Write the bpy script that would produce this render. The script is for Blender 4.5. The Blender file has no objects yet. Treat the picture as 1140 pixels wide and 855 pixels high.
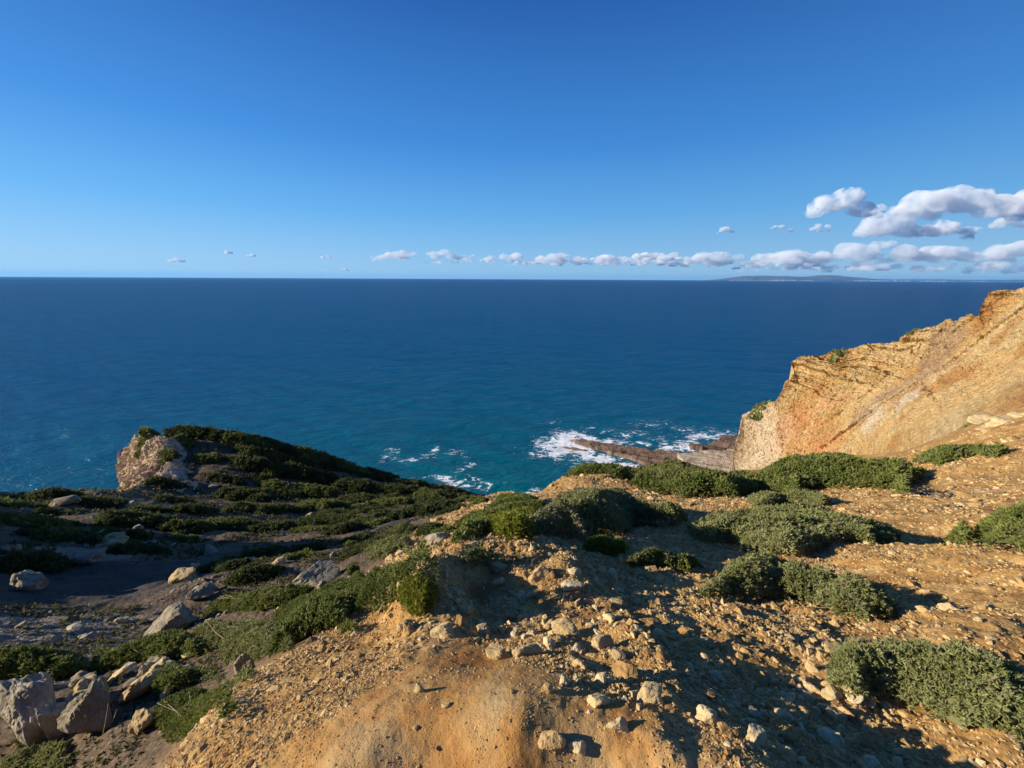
import bpy, math, random
import numpy as np
PI = math.pi
C = bpy.context.scene.collection
SC = bpy.context.scene
rng = np.random.default_rng(7)
random.seed(7)
F = 443.0
CAMZ = 60.0
PITCH = math.atan2(117.0, F)
ROLL = math.radians(0.30)

# ---------------------------------------------------------------- camera maths
def ray(u, v):
    """pixel of the 1140x855 photograph -> (dx, dy, dz) with dy == 1 (metres per metre forward)"""
    a = (np.asarray(u, float) - 570.0) / F
    b = (np.asarray(v, float) - 427.5) / F
    c, s = math.cos(ROLL), math.sin(ROLL)
    a, b = a * c + b * s, -a * s + b * c
    cp, sp = math.cos(PITCH), math.sin(PITCH)
    fy = cp - b * sp
    return a / fy, np.ones_like(fy), -(sp + b * cp) / fy
def at(u, v, Y):
    dx, dy, dz = ray(u, v)
    return np.array([dx * Y, Y, CAMZ + dz * Y])

# ---------------------------------------------------------------- noise
_perm = np.random.default_rng(3).permutation(256)
_perm = np.concatenate([_perm, _perm, _perm]).astype(np.int64)
_gr = np.random.default_rng(4).normal(size=(256, 3)); _gr /= np.linalg.norm(_gr, axis=1)[:, None]
def pnoise(p):
    p = np.asarray(p, float)
    i = np.floor(p).astype(np.int64); f = p - i; i &= 255
    w = f * f * f * (f * (f * 6 - 15) + 10)
    out = 0
    for dx in (0, 1):
        for dy in (0, 1):
            for dz in (0, 1):
                h = _perm[_perm[_perm[(i[:, 0] + dx) & 255] + ((i[:, 1] + dy) & 255)] + ((i[:, 2] + dz) & 255)]
                g = _gr[h]
                d = g[:, 0] * (f[:, 0] - dx) + g[:, 1] * (f[:, 1] - dy) + g[:, 2] * (f[:, 2] - dz)
                ww = (w[:, 0] if dx else 1 - w[:, 0]) * (w[:, 1] if dy else 1 - w[:, 1]) * (w[:, 2] if dz else 1 - w[:, 2])
                out = out + d * ww
    return out * 1.6
def fbm(p, octaves=4, gain=0.5, lac=2.03, ridge=False):
    p = np.asarray(p, float); s = 0; a = 1.0; tot = 0
    for o in range(octaves):
        n = pnoise(p + o * 17.3)
        if ridge: n = 1 - 2 * np.abs(n)
        s = s + a * n; tot += a; a *= gain; p = p * lac
    return s / tot
def sstep(x, a, b):
    t = np.clip((x - a) / (b - a), 0, 1); return t * t * (3 - 2 * t)

# ---------------------------------------------------------------- mesh helpers
def link(name, me, mat=None, parent=None):
    o = bpy.data.objects.new(name, me); C.objects.link(o)
    if mat is not None and me is not None and not me.materials: me.materials.append(mat)
    if parent is not None: o.parent = parent
    return o
def np_mesh(name, V, Fc, smooth=False, attrs=None, cols=None):
    """V (n,3), Fc (m,k) with k 3 or 4; attrs name -> per vertex floats"""
    me = bpy.data.meshes.new(name)
    V = np.ascontiguousarray(V, dtype=np.float32); Fc = np.ascontiguousarray(Fc, dtype=np.int32)
    m, k = Fc.shape
    me.vertices.add(len(V)); me.vertices.foreach_set('co', V.ravel())
    me.loops.add(m * k); me.loops.foreach_set('vertex_index', Fc.ravel())
    me.polygons.add(m); me.polygons.foreach_set('loop_start', np.arange(0, m * k, k, dtype=np.int32))
    me.polygons.foreach_set('use_smooth', np.full(m, smooth))
    me.update(calc_edges=True)
    for n, a in (attrs or {}).items():
        at_ = me.attributes.new(n, 'FLOAT', 'POINT'); at_.data.foreach_set('value', np.ascontiguousarray(a, dtype=np.float32))
    return me
def grid_faces(ni, nj, wrap=False):
    i = np.arange(ni if wrap else ni - 1)[:, None]; j = np.arange(nj - 1)[None, :]
    i2 = (i + 1) % ni
    a = i * nj + j; b = i2 * nj + j; c = i2 * nj + j + 1; d = i * nj + j + 1
    return np.stack([a, b, c, d], -1).reshape(-1, 4)
def thing(o, label, cat, group=None):
    o['label'] = label; o['category'] = cat
    if group: o['group'] = group
    return o
def kind(o, k): o['kind'] = k; return o
def empty(name, loc):
    o = bpy.data.objects.new(name, None); C.objects.link(o); o.location = loc; o.empty_display_size = .1
    return o

# ---------------------------------------------------------------- terrain: slope of sight as a function of azimuth and distance
CT = [ # u, v, Y
 # foreground ridge, bare pad
 (570,855,1.23),(400,855,1.28),(230,855,1.50),(740,855,1.20),(850,855,1.21),
 (540,740,2.0),(400,760,1.9),(300,775,2.0),(640,740,1.98),(470,700,2.55),(545,695,2.75),
 (205,848,1.62),(262,772,2.15),(300,742,2.45),(370,712,2.75),(430,690,2.95),
 (466,648,3.15),(520,622,3.95),(570,611,4.35),(610,603,4.8),(535,665,3.45),(580,655,3.5),
 # crest line running down to the right
 (630,625,4.05),(660,660,3.4),(700,700,2.66),(750,750,2.05),(800,800,1.62),
 # right flank of the crest and the gully
 (700,640,4.2),(760,690,3.0),(820,740,2.26),(880,800,1.70),(940,855,1.42),
 (740,612,5.6),(800,660,3.8),(870,700,2.88),(930,760,2.14),(1000,810,1.8),(1060,855,1.5),(1140,855,1.45),
 (780,622,5.6),(850,660,4.0),(950,700,2.98),(1030,745,2.3),(1140,790,1.85),(1140,700,2.8),
 # right slope
 (760,590,8.6),(870,615,6.1),(960,650,4.4),(1060,670,3.6),(1140,640,3.9),
 (800,570,11.5),(900,590,8.4),(1000,600,7.3),(1080,610,6.5),(1140,590,6.0),
 (820,548,17.5),(900,555,13.8),(1000,550,12.2),(1080,550,11.),(1140,545,10.),
 (880,538,20.),(960,528,19.),(1040,515,17.5),(1140,500,15.),
 (820,530,27.),(900,522,28.5),(960,513,29.),(1000,507,29.),(1040,492,28.),(1090,472,26.),(1140,452,24.),(1200,430,22.),
 # ridge end, dirt knoll above the sea
 (640,590,8.5),(700,595,8.2),(650,565,12.),(700,570,11.),(740,570,12.),(620,545,19.),(600,552,18.),(640,532,22.),(680,533,21.),
 (720,548,17.),(760,545,19.),(650,527,24.),(700,527,25.),(760,528,27.),
 # green left flank of the ridge (behind the ridge edge)
 (560,585,9.5),(530,600,8.2),(500,612,7.2),(470,630,6.2),(430,655,5.5),(380,680,5.0),(330,705,4.7),(290,725,4.6),(250,755,4.4),(215,790,3.9),(180,835,3.3),
 (560,562,16.),(590,556,18.),(520,575,14.),(480,590,12.5),(440,610,10.5),(400,630,9.5),(350,655,8.4),(300,680,7.4),(240,710,6.6),
 # left valley
 (0,855,3.9),(60,830,4.1),(130,830,3.6),(50,790,4.5),(150,780,4.6),(0,760,5.2),(100,745,5.8),(0,720,6.8),(100,712,7.4),(180,690,8.4),
 (0,690,8.2),(100,690,8.9),(0,650,11.2),(100,645,12.5),(200,645,12.2),(250,640,12.),(310,640,10.8),
 (0,610,15.),(100,605,16.5),(200,605,18.3),(300,605,18.8),(380,600,18.),(430,585,20.),
 (0,575,20.),(100,575,22.),(200,575,24.5),(300,575,28.),(400,570,31.),(480,562,33.),
 (0,548,29.),(70,546,30.),(140,549,31.),
 # headland
 (200,552,36.),(300,552,39.),(400,556,41.),(500,556,44.),(530,556,48.),
 (250,520,44.),(330,525,47.5),(420,540,50.),(480,545,52.),
 (170,484,52.),(240,479,54.),(300,488,56.5),(350,503,58.5),(400,521,61.),(450,533,63.),(500,541,65.),(540,551,66.),(200,500,48.),
]
P_az, P_l, P_t = [], [], []
for u, v, Y in CT:
    dx, dy, dz = ray(u, v); r = math.hypot(dx, 1) * Y
    P_az.append(math.atan2(dx, 1)); P_l.append(math.log(r)); P_t.append(-dz * Y / r)
# hidden / off-frame ground: x, y, metres below the camera
for x, y, D in [(0,.05,1.80),(-.5,0.05,1.9),(.6,.05,1.72),(-1.1,.3,2.3),(1.2,.3,2.0),(-2.,.5,3.4),(-3.2,1.2,5.2),(2.2,.6,2.6),(4,1.5,3.6),(-6,1,5.9),(-12,2,6.4),(-25,6,6.5),(-40,12,8.),
                (9,3,4.6),(18,6,6.),(35,12,6.),(60,25,4),(-18,9,7.8),(-30,18,11.),(-50,28,13.),(-80,50,16.),(-70,60,20.),(60,40,3.)]:
    r = math.hypot(x, y); P_az.append(math.atan2(x, y)); P_l.append(math.log(r)); P_t.append(D / r)
P_az, P_l, P_t = map(np.array, (P_az, P_l, P_t))
KA = 1.6
def tps(d2): return np.where(d2 > 1e-12, d2 * np.log(d2 + 1e-12), 0)
def fit(A, B, T, lam=2e-4):
    n = len(A); d2 = (A[:, None] - A) ** 2 + (B[:, None] - B) ** 2
    M = np.zeros((n + 3, n + 3)); M[:n, :n] = tps(d2) + lam * np.eye(n)
    M[:n, n:] = np.c_[np.ones(n), A, B]; M[n:, :n] = M[:n, n:].T
    return np.linalg.solve(M, np.r_[T, 0, 0, 0])
def ev(w, A, B, X, Y):
    out = np.empty(len(X)); n = len(A)
    for s in range(0, len(X), 20000):
        x, y = X[s:s + 20000], Y[s:s + 20000]
        out[s:s + 20000] = tps((x[:, None] - A) ** 2 + (y[:, None] - B) ** 2) @ w[:n] + w[n] + w[n + 1] * x + w[n + 2] * y
    return out
_w = fit(P_az * KA, P_l, P_t)
AZ0, AZ1, L0, L1, NA, NL = -1.75, 1.75, math.log(.35), math.log(120.), 420, 360
_ga = np.linspace(AZ0, AZ1, NA); _gl = np.linspace(L0, L1, NL)
_GA, _GL = np.meshgrid(_ga, _gl, indexing='ij')
_T = ev(_w, P_az * KA, P_l, _GA.ravel() * KA, _GL.ravel()).reshape(NA, NL)
# far rim of the land: u, v, Y -> distance per azimuth
EDGE = [(-260,552,28.),(-120,550,28.),(0,547,29.),(70,546,30.),(136,549,31.5),(142,545,34.),(150,540,36.),(174,530,38.),(184,484,52.),(240,479,54.),(300,488,56.5),(350,503,58.5),(400,521,61.),(450,533,63.),(500,541,65.),(540,551,66.),
        (552,556,30.),(575,555,22.),(600,551,19.5),(620,540,22.),(640,530,25.),(700,526,28.),(760,527,30.),(820,530,34.),(900,521,37.),(960,512,33.),(1000,506,31.),(1040,491,29.),(1090,471,26.6),(1140,451,24.5),(1200,428,22.5),(1500,380,22.)]
_ea, _er = [], []
for u, v, Y in EDGE:
    dx, _, _ = ray(u, v); _ea.append(math.atan2(dx, 1)); _er.append(math.hypot(dx, 1) * Y)
def rim(az): return np.interp(az, _ea, _er)
def ground_T(az, l):
    fa = np.clip((az - AZ0) / (AZ1 - AZ0) * (NA - 1), 0, NA - 1.001); fl = np.clip((l - L0) / (L1 - L0) * (NL - 1), 0, NL - 1.001)
    i = fa.astype(int); j = fl.astype(int); a = fa - i; b = fl - j
    return _T[i, j] * (1 - a) * (1 - b) + _T[i + 1, j] * a * (1 - b) + _T[i, j + 1] * (1 - a) * b + _T[i + 1, j + 1] * a * b
def bump_hill(x, y):   # the bank left of the frame that shades the hollow
    g = 5.0 * np.exp(-(((x + 33) / 7.) ** 2 + ((y - 13.2) / 4.2) ** 2) ** 1.5)
    return g
def base_z(x, y):
    """smooth ground height"""
    x = np.asarray(x, float); y = np.asarray(y, float)
    r = np.hypot(x, y) + 1e-6; az = np.arctan2(x, y)
    re = rim(az); rc = np.minimum(r, re)
    azc = np.clip(az, AZ0, AZ1)
    D = ground_T(azc, np.log(np.maximum(rc, .36))) * rc
    near = sstep(r, .25, .9); D = D * near + 1.80 * (1 - near)
    back = sstep(np.abs(az), 1.35, 1.74); D = D * (1 - back) + (1.7 + .02 * rc) * back
    over = np.maximum(r - re, 0)
    D = D + 1.9 * over * over / (over + 1.2)
    return np.maximum(CAMZ - D + bump_hill(x, y), -3.0)
CREST = [tuple(at(u, v, Y)[:2]) for u, v, Y in ((625,622,4.1),(700,702,2.66),(812,815,1.58),(466,650,3.2),(490,625,3.8))]
def ground_z(x, y):
    """ground height with relief"""
    x = np.asarray(x, float); y = np.asarray(y, float)
    z = base_z(x, y); r = np.hypot(x, y)
    p = np.stack([x, y, z * .3], -1).reshape(-1, 3)
    sh = x.shape
    k = sstep(r, 1.5, 12)
    left = sstep(-x, 0, 4) * sstep(y, 1.0, 4)
    n1 = fbm(p * .22, 3).reshape(sh) * .55 * k
    n2 = fbm(p * 1.1 + 9, 4).reshape(sh) * (.04 + .10 * sstep(r, 3, 12))
    n3 = fbm(p * 5. + 3, 3, ridge=True).reshape(sh) * (.004 + .03 * sstep(r, 2, 9))
    wx_ = .22 * fbm(p * 1.6 + 71, 2).reshape(sh); br_ = np.clip(.62 + 1.1 * fbm(p * 1.9 + 23, 2).reshape(sh), 0, 1.2); cr = np.minimum(_seg(x + wx_, y + wx_, CREST[0], CREST[1]), _seg(x + wx_, y + wx_, CREST[1], CREST[2]))
    z = z + .085 * br_ * np.exp(-(cr / .26) ** 2) + .10 * np.exp(-(_seg(x, y, CREST[3], CREST[4]) / .17) ** 2)
    pad = np.exp(-(((x + .12) / .62) ** 2 + ((y - 1.55) / .85) ** 2) ** 2)
    rub = sstep(x + .45 + .33 * y, -.2, .6)
    n3 = n3 + (np.clip(fbm(p * 9. + 13, 2).reshape(sh), -.1, 1) * .034 + fbm(p * 3.1 + 31, 2).reshape(sh) * .075) * sstep(14 - r, 0, 8) * rub * (1 - .8 * np.exp(-(((x + .2) / .55) ** 2 + ((y - 1.6) / .8) ** 2) ** 2))
    z = z + (fbm(p * 4.2 + 51, 3).reshape(sh) * .016 + fbm(p * 15. + 5, 3, .6).reshape(sh) * .006) * sstep(5 - r, 0, 2) * sstep(r, .3, .8)
    return z + (n1 * .9 + n2 + n3) * (1 - .75 * pad) * sstep(r, .2, .8)
def _seg(x, y, a, b):
    t = np.clip(((x - a[0]) * (b[0] - a[0]) + (y - a[1]) * (b[1] - a[1])) / ((b[0] - a[0]) ** 2 + (b[1] - a[1]) ** 2), 0, 1)
    return np.hypot(x - a[0] - t * (b[0] - a[0]), y - a[1] - t * (b[1] - a[1]))
def cast(u, v, lift=0.0):
    """first ground point seen through a pixel"""
    dx, _, dz = ray(u, v); az = math.atan2(dx, 1); h = math.hypot(dx, 1)
    rr = np.exp(np.linspace(math.log(.6), math.log(110), 1500))
    gz = base_z(rr * math.sin(az), rr * math.cos(az)) + lift
    zr = CAMZ + dz / h * rr
    k = np.argmax(gz >= zr)
    if not (gz >= zr).any(): k = np.argmin(zr - gz)
    r = rr[k]
    return np.array([r * math.sin(az), r * math.cos(az), gz[k] - lift])

# ---------------------------------------------------------------- materials
class NT:
    def __init__(s, name):
        s.m = bpy.data.materials.new(name); s.m.use_nodes = True; s.t = s.m.node_tree; s.n = s.t.nodes; s.b = s.n['Principled BSDF']; s.out = s.n['Material Output']
    def N(s, typ, **kw):
        n = s.n.new(typ)
        for k, v in kw.items():
            if k.startswith('i_'):
                kk = k[2:].replace('_', ' '); n.inputs[int(kk) if kk.isdigit() else kk].default_value = v
            else: setattr(n, k, v)
        return n
    def L(s, a, b): s.t.links.new(a, b)
    def pos(s): return s.N('ShaderNodeNewGeometry').outputs['Position']
    def noise(s, scale, detail=4, rough=.55, vec=None, dist=0.):
        n = s.N('ShaderNodeTexNoise'); n.inputs['Scale'].default_value = scale; n.inputs['Detail'].default_value = detail; n.inputs['Roughness'].default_value = rough; n.inputs['Distortion'].default_value = dist
        s.L(vec if vec is not None else s.pos(), n.inputs['Vector']); return n.outputs['Fac']
    def ramp(s, fac, stops, interp='LINEAR'):
        r = s.N('ShaderNodeValToRGB'); r.color_ramp.interpolation = interp; e = r.color_ramp.elements
        while len(e) < len(stops): e.new(.5)
        for q, (p, c) in zip(e, stops):
            q.position = p; q.color = (*c, 1) if len(c) == 3 else c
        s.L(fac, r.inputs[0]); return r.outputs[0]
    def mix(s, f, a, b, mode='MIX'):
        m = s.N('ShaderNodeMix', data_type='RGBA', blend_type=mode)
        for i, v in ((0, f), (6, a), (7, b)):
            if hasattr(v, 'links'): s.L(v, m.inputs[i])
            else: m.inputs[i].default_value = v if i == 0 else ((*v, 1) if len(v) == 3 else v)
        return m.outputs[2]
    def math(s, op, a, b=0., clamp=False):
        m = s.N('ShaderNodeMath', operation=op, use_clamp=clamp)
        for i, v in ((0, a), (1, b)):
            if hasattr(v, 'links'): s.L(v, m.inputs[i])
            else: m.inputs[i].default_value = v
        return m.outputs[0]
    def attr(s, name): return s.N('ShaderNodeAttribute', attribute_name=name).outputs['Fac']
    def bump(s, h, strength, dist, prev=None):
        b = s.N('ShaderNodeBump'); b.inputs['Strength'].default_value = strength; b.inputs['Distance'].default_value = dist
        s.L(h, b.inputs['Height'])
        if prev is not None: s.L(prev, b.inputs['Normal'])
        return b.outputs[0]
    def col(s, c): s.L(c, s.b.inputs['Base Color']) if hasattr(c, 'links') else setattr(s.b.inputs['Base Color'], 'default_value', (*c, 1))
    def done(s, rough=.9, spec=.25, normal=None):
        s.b.inputs['Roughness'].default_value = rough; s.b.inputs['Specular IOR Level'].default_value = spec
        if normal is not None: s.L(normal, s.b.inputs['Normal'])
        return s.m

def mat_ground():
    t = NT('hillside soil')
    n = t.noise(2.2, 6, .6); n2 = t.noise(14, 5, .65); n3 = t.noise(.35, 3, .5)
    och = t.ramp(n, [(.3, (.26, .130, .042)), (.5, (.41, .240, .082)), (.7, (.54, .370, .155))])
    padc = t.ramp(n, [(.34, (.36, .155, .042)), (.48, (.42, .225, .072)), (.66, (.46, .31, .14))])
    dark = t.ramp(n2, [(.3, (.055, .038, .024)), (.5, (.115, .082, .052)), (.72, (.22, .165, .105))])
    path_shade = t.ramp(n2, [(.3, (.050, .043, .037)), (.7, (.088, .074, .060))])  # grey path ground with the hollow's shade painted into its tone
    scree = t.ramp(n2, [(.3, (.15, .115, .085)), (.6, (.29, .225, .16)), (.8, (.42, .35, .27))])
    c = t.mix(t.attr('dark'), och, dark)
    c = t.mix(t.attr('pad'), c, padc); c = t.mix(t.attr('path_shade'), c, path_shade); c = t.mix(t.attr('scree'), c, scree)
    v = t.N('ShaderNodeTexVoronoi', feature='F1'); v.inputs['Scale'].default_value = 26; t.L(t.pos(), v.inputs['Vector'])
    cell = t.ramp(v.outputs['Color'], [(.1, (.72, .70, .68)), (.9, (1.22, 1.2, 1.15))])
    k = t.math('SUBTRACT', 1.0, t.attr('pad'), True)
    c2 = t.mix(1.0, c, cell, 'MULTIPLY'); c = t.mix(t.math('MULTIPLY', k, .7), c, c2); gr_ = t.ramp(t.noise(210, 3, .7), [(.32, (.66, .60, .52)), (.44, (1, 1, 1)), (.62, (1, 1, 1)), (.74, (1.25, 1.22, 1.15))]); c = t.mix(.8, c, gr_, 'MULTIPLY')
    t.col(c)
    b = t.bump(t.math('MULTIPLY', v.outputs['Distance'], k), .35, -.02)
    b = t.bump(t.noise(160, 4, .7), .6, .006, b); b = t.bump(t.noise(45, 4, .65), .5, .012, b); b = t.bump(n2, .4, .022, b)
    return t.done(.95, .15, b)
def mat_stone(name, lo, mid, hi, sc=3.):
    t = NT(name)
    info = t.N('ShaderNodeAttribute', attribute_name='rnd').outputs['Fac']
    n = t.noise(sc, 5, .62); n2 = t.noise(sc * 7, 4, .6)
    f = t.math('ADD', t.math('MULTIPLY', n, .75), t.math('MULTIPLY', info, .45)); f = t.math('SUBTRACT', f, .12)
    c = t.ramp(f, [(.22, lo), (.48, mid), (.78, hi)])
    c = t.mix(t.math('MULTIPLY', n2, .5), c, t.mix(1., c, (.62, .58, .55), 'MULTIPLY'))
    t.col(c)
    b = t.bump(n2, .5, .02); b = t.bump(t.noise(sc * 30, 3, .6), .4, .006, b)
    return t.done(.9, .2, b)
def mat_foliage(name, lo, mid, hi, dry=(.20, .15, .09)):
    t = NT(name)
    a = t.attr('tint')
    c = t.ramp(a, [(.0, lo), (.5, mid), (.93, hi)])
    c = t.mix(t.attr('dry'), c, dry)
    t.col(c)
    m = t.done(.75, .2)
    tr = t.N('ShaderNodeBsdfTranslucent'); t.L(c, tr.inputs['Color'])
    mx = t.N('ShaderNodeMixShader'); mx.inputs[0].default_value = .3
    t.L(t.b.outputs[0], mx.inputs[1]); t.L(tr.outputs[0], mx.inputs[2]); t.L(mx.outputs[0], t.out.inputs['Surface'])
    return m
M = {}
M['ground'] = mat_ground()
M['ochre'] = mat_stone('ochre gravel', (.27, .15, .052), (.45, .295, .115), (.64, .485, .25), 5)
M['cream'] = mat_stone('cream limestone', (.32, .21, .09), (.52, .39, .19), (.68, .56, .35), 4)
M['grey'] = mat_stone('grey limestone', (.11, .085, .052), (.28, .235, .155), (.50, .435, .32), 3)
M['leaf'] = mat_foliage('juniper green', (.085, .115, .022), (.165, .195, .045), (.26, .275, .085), (.22, .17, .12))
M['leafdark'] = mat_foliage('shaded scrub green', (.045, .062, .018), (.085, .105, .030), (.15, .165, .055), (.20, .15, .09))  # darker leaf green for the left shrubs; valley shade put into the colour
M['leafgrey'] = mat_foliage('juniper grey green', (.135, .150, .045), (.245, .260, .095), (.35, .355, .15), (.32, .27, .19))
M['leafbright'] = mat_foliage('heath bright green', (.085, .120, .014), (.19, .215, .022), (.33, .31, .05), (.25, .20, .07))
M['twig'] = mat_stone('grey twigs', (.12, .09, .065), (.24, .19, .145), (.36, .30, .25), 8)

# ---------------------------------------------------------------- hillside
def poly_world(pts, lift=0.): return np.array([cast(u, v, lift)[:2] for u, v in pts])
def blob(x, y, items):
    """soft mask from world ellipses: (u, v, radius_x, radius_y)"""
    m = np.zeros_like(x)
    for u, v, rx, ry in items:
        c = cast(u, v); m = np.maximum(m, np.exp(-(((x - c[0]) / rx) ** 2 + ((y - c[1]) / ry) ** 2) ** 1.5))
    return m
az_f = np.radians(np.concatenate([np.linspace(-180, -84, 60, endpoint=False), np.linspace(-84, -66, 60, endpoint=False), np.linspace(-66, 66, 1150, endpoint=False), np.linspace(66, 84, 60, endpoint=False), np.linspace(84, 180, 60, endpoint=False)]))
rr = np.exp(np.linspace(math.log(.12), math.log(150.), 900))
A, R = np.meshgrid(az_f, rr, indexing='ij')
X = R * np.sin(A); Y = R * np.cos(A); Z = ground_z(X, Y)
V = np.stack([X, Y, Z], -1).reshape(-1, 3); Fc = grid_faces(len(az_f), len(rr), True)
keep = (V[:, 2] > -2.9)[Fc].any(1); Fc = Fc[keep]
x, y = V[:, 0], V[:, 1]; r_ = np.hypot(x, y)
nz = fbm(np.stack([x, y, x * 0], -1) * .5, 4)
pad = sstep(blob(x, y, [(520, 800, .8, .55), (500, 730, .45, .35), (570, 840, .9, .4), (690, 790, .2, .12)]) + nz * .25, .25, .55)
_c1, _c2 = cast(430, 690), cast(205, 850)
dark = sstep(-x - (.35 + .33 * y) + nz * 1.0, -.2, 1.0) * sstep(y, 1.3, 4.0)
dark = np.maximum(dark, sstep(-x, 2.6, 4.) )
path_shade = sstep(blob(x, y, [(20, 645, 5., 3.2), (110, 650, 5., 2.8), (170, 640, 3., 2.6), (440, 582, 4., 2.6)]) + nz * .3, .35, .6)  # covers the shaded hollow and gully floor with the darkened tone
scree = sstep(blob(x, y, [(20, 706, 3., .8), (90, 702, 3., .8), (100, 745, .9, .9), (130, 600, 2.5, .8), (95, 620, 2, .7), (60, 745, .8, 1.2), (640, 540, 2, 1.2)]) + nz * .35, .3, .6) * dark
me = np_mesh('hillside', V, Fc, True, dict(pad=pad, dark=dark, path_shade=path_shade, scree=scree))
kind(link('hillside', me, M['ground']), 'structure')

# ---------------------------------------------------------------- stones
def ico(sub):
    import bmesh
    bm = bmesh.new(); bmesh.ops.create_icosphere(bm, subdivisions=sub, radius=1)
    v = np.array([q.co[:] for q in bm.verts]); f = np.array([[q.index for q in p.verts] for p in bm.faces]); bm.free(); return v, f
ICO = {s: ico(s) for s in (1, 2, 3, 4, 5)}
def stone_shape(sub, seed, planes=11, rough=.08, scale=(1, .75, .55)):
    g = np.random.default_rng(seed); v, f = ICO[sub]
    n = g.normal(size=(planes, 3)); n /= np.linalg.norm(n, axis=1)[:, None]; d = g.uniform(.42, .95, planes)
    dots = v @ n.T; rad = np.where(dots > .05, d / np.maximum(dots, .05), 9).min(1); rad = np.minimum(rad, 1.0)
    p = v * rad[:, None]
    if sub > 1: p = p * (1 + rough * fbm(v * 1.7 + seed, 4) + (.38 * fbm(v * .9 + seed * 3, 2) if rough > .1 else 0))[:, None]
    if sub > 3: p = p * (1 + rough * .8 * fbm(v * 5 + seed, 4, .6, ridge=True))[:, None]
    return p * np.array(scale), f
def rotmats(n, g, tilt=.5):
    a = g.uniform(0, 2 * PI, n); b = g.normal(0, tilt, n); c = g.normal(0, tilt, n)
    ca, sa, cb, sb, cc, sc_ = np.cos(a), np.sin(a), np.cos(b), np.sin(b), np.cos(c), np.sin(c); z = np.zeros(n); o = np.ones(n)
    Rz = np.stack([ca, -sa, z, sa, ca, z, z, z, o], -1).reshape(n, 3, 3)
    Rx = np.stack([o, z, z, z, cb, -sb, z, sb, cb], -1).reshape(n, 3, 3)
    Ry = np.stack([cc, z, sc_, z, o, z, -sc_, z, cc], -1).reshape(n, 3, 3)
    return Rz @ Rx @ Ry
def scatter_mesh(name, P, S, mat, sub=1, seed=0, variants=8, sink=.25, scale=(1, .75, .55)):
    g = np.random.default_rng(seed); Vs, Fs, Rn = [], [], []; off = 0; n = len(P)
    var = g.integers(0, variants, n)
    for k in range(variants):
        idx = np.where(var == k)[0]
        if not len(idx): continue
        v, f = stone_shape(sub, seed * 31 + k, scale=scale)
        Rm = rotmats(len(idx), g, .35); sc3 = S[idx, None] * g.uniform(.7, 1.2, (len(idx), 3))
        W = np.einsum('nij,nvj->nvi', Rm, v[None] * sc3[:, None, :])
        W = W + P[idx][:, None, :]; W[:, :, 2] += (S[idx] * (.22 - sink))[:, None]
        Fs.append((f[None] + (np.arange(len(idx)) * len(v))[:, None, None] + off).reshape(-1, 3))
        Vs.append(W.reshape(-1, 3)); Rn.append(np.repeat(g.random(len(idx)), len(v))); off += len(idx) * len(v)
    me = np_mesh(name, np.concatenate(Vs), np.concatenate(Fs), False, dict(rnd=np.concatenate(Rn)))
    return link(name, me, mat)
def pad_mask(x, y):
    return np.clip(blob(x, y, [(505, 800, .62, .5), (510, 735, .34, .3), (500, 850, .85, .35), (690, 800, .16, .09)]), 0, 1)
def left_mask(x, y):
    return np.clip(sstep(-x - (.45 + .33 * y), -.2, .6) * sstep(y, 1.2, 3.0) + sstep(-x, 2.6, 4), 0, 1)

def spread(n, a0, a1, r0, r1, g):
    az = np.radians(g.uniform(a0, a1, n)); r = np.exp(g.uniform(math.log(r0), math.log(r1), n))
    return r * np.sin(az), r * np.cos(az), r
g = np.random.default_rng(11)
x, y, r = spread(230000, -62, 66, .8, 33, g)
den = .25 + .75 * sstep(fbm(np.stack([x, y, x * 0], -1) * 1.3, 3), -.35, .35)
ok = (g.random(len(x)) > sstep(pad_mask(x, y) * 1.0 + .16 * fbm(np.stack([x, y, x * 0], -1) * 3, 2), .12, .42) * .975) & (left_mask(x, y) < .5 + .5 * g.random(len(x)) ** .5 * (r < 4)) & (g.random(len(x)) < den) & (r < rim(np.arctan2(x, y)) * .98)
x, y, r = x[ok], y[ok], r[ok]
s = r ** .85 * .0049 * (1 + .62 * g.pareto(2.5, len(x))); s = np.minimum(s, .021 * r + .002) * (1 - .20 * sstep(x, 2.2, 4.5))
gg_ = np.random.default_rng(404); xg, yg, rg_ = spread(42000, -45, 30, .75, 3.2, gg_); okg = (pad_mask(xg, yg) > .1) & (gg_.random(len(xg)) < .10 + .75 * sstep(fbm(np.stack([xg, yg, xg * 0], -1) * 4.5, 3), .02, .3)); xg, yg, rg_ = xg[okg], yg[okg], rg_[okg]
sg = rg_ * .0026 * (1 + .6 * gg_.pareto(2.6, len(xg))); kind(scatter_mesh('grit', np.stack([xg, yg, ground_z(xg, yg)], -1), np.minimum(sg, .012), M['ochre'], 1, 9, 8), 'stuff')
kind(scatter_mesh('gravel', np.stack([x, y, ground_z(x, y)], -1), s, M['ochre'], 1, 5, 10), 'stuff')
x, y, r = spread(60000, -64, 10, 2.5, 55, g)
den = sstep(fbm(np.stack([x, y, x * 0], -1) * .35 + 5, 3), -.1, .45) * .8 + blob(x, y, [(20, 706, 3.4, 1.), (90, 702, 3.4, 1.), (100, 745, 1., 1.2), (60, 745, .9, 1.3), (225, 655, .9, 1.2)]) * 1.
ok = (left_mask(x, y) > .5) & (g.random(len(x)) < den * .8) & (r < rim(np.arctan2(x, y)) * .98)
ok &= blob(x, y, [(20, 645, 5.2, 2.9), (110, 650, 5.2, 2.6), (170, 640, 3., 2.2)]) < .55
x, y, r = x[ok], y[ok], r[ok]
s = r ** .85 * .0034 * (1 + .6 * g.pareto(2.4, len(x))); s = np.minimum(s, .02 * r)
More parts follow.
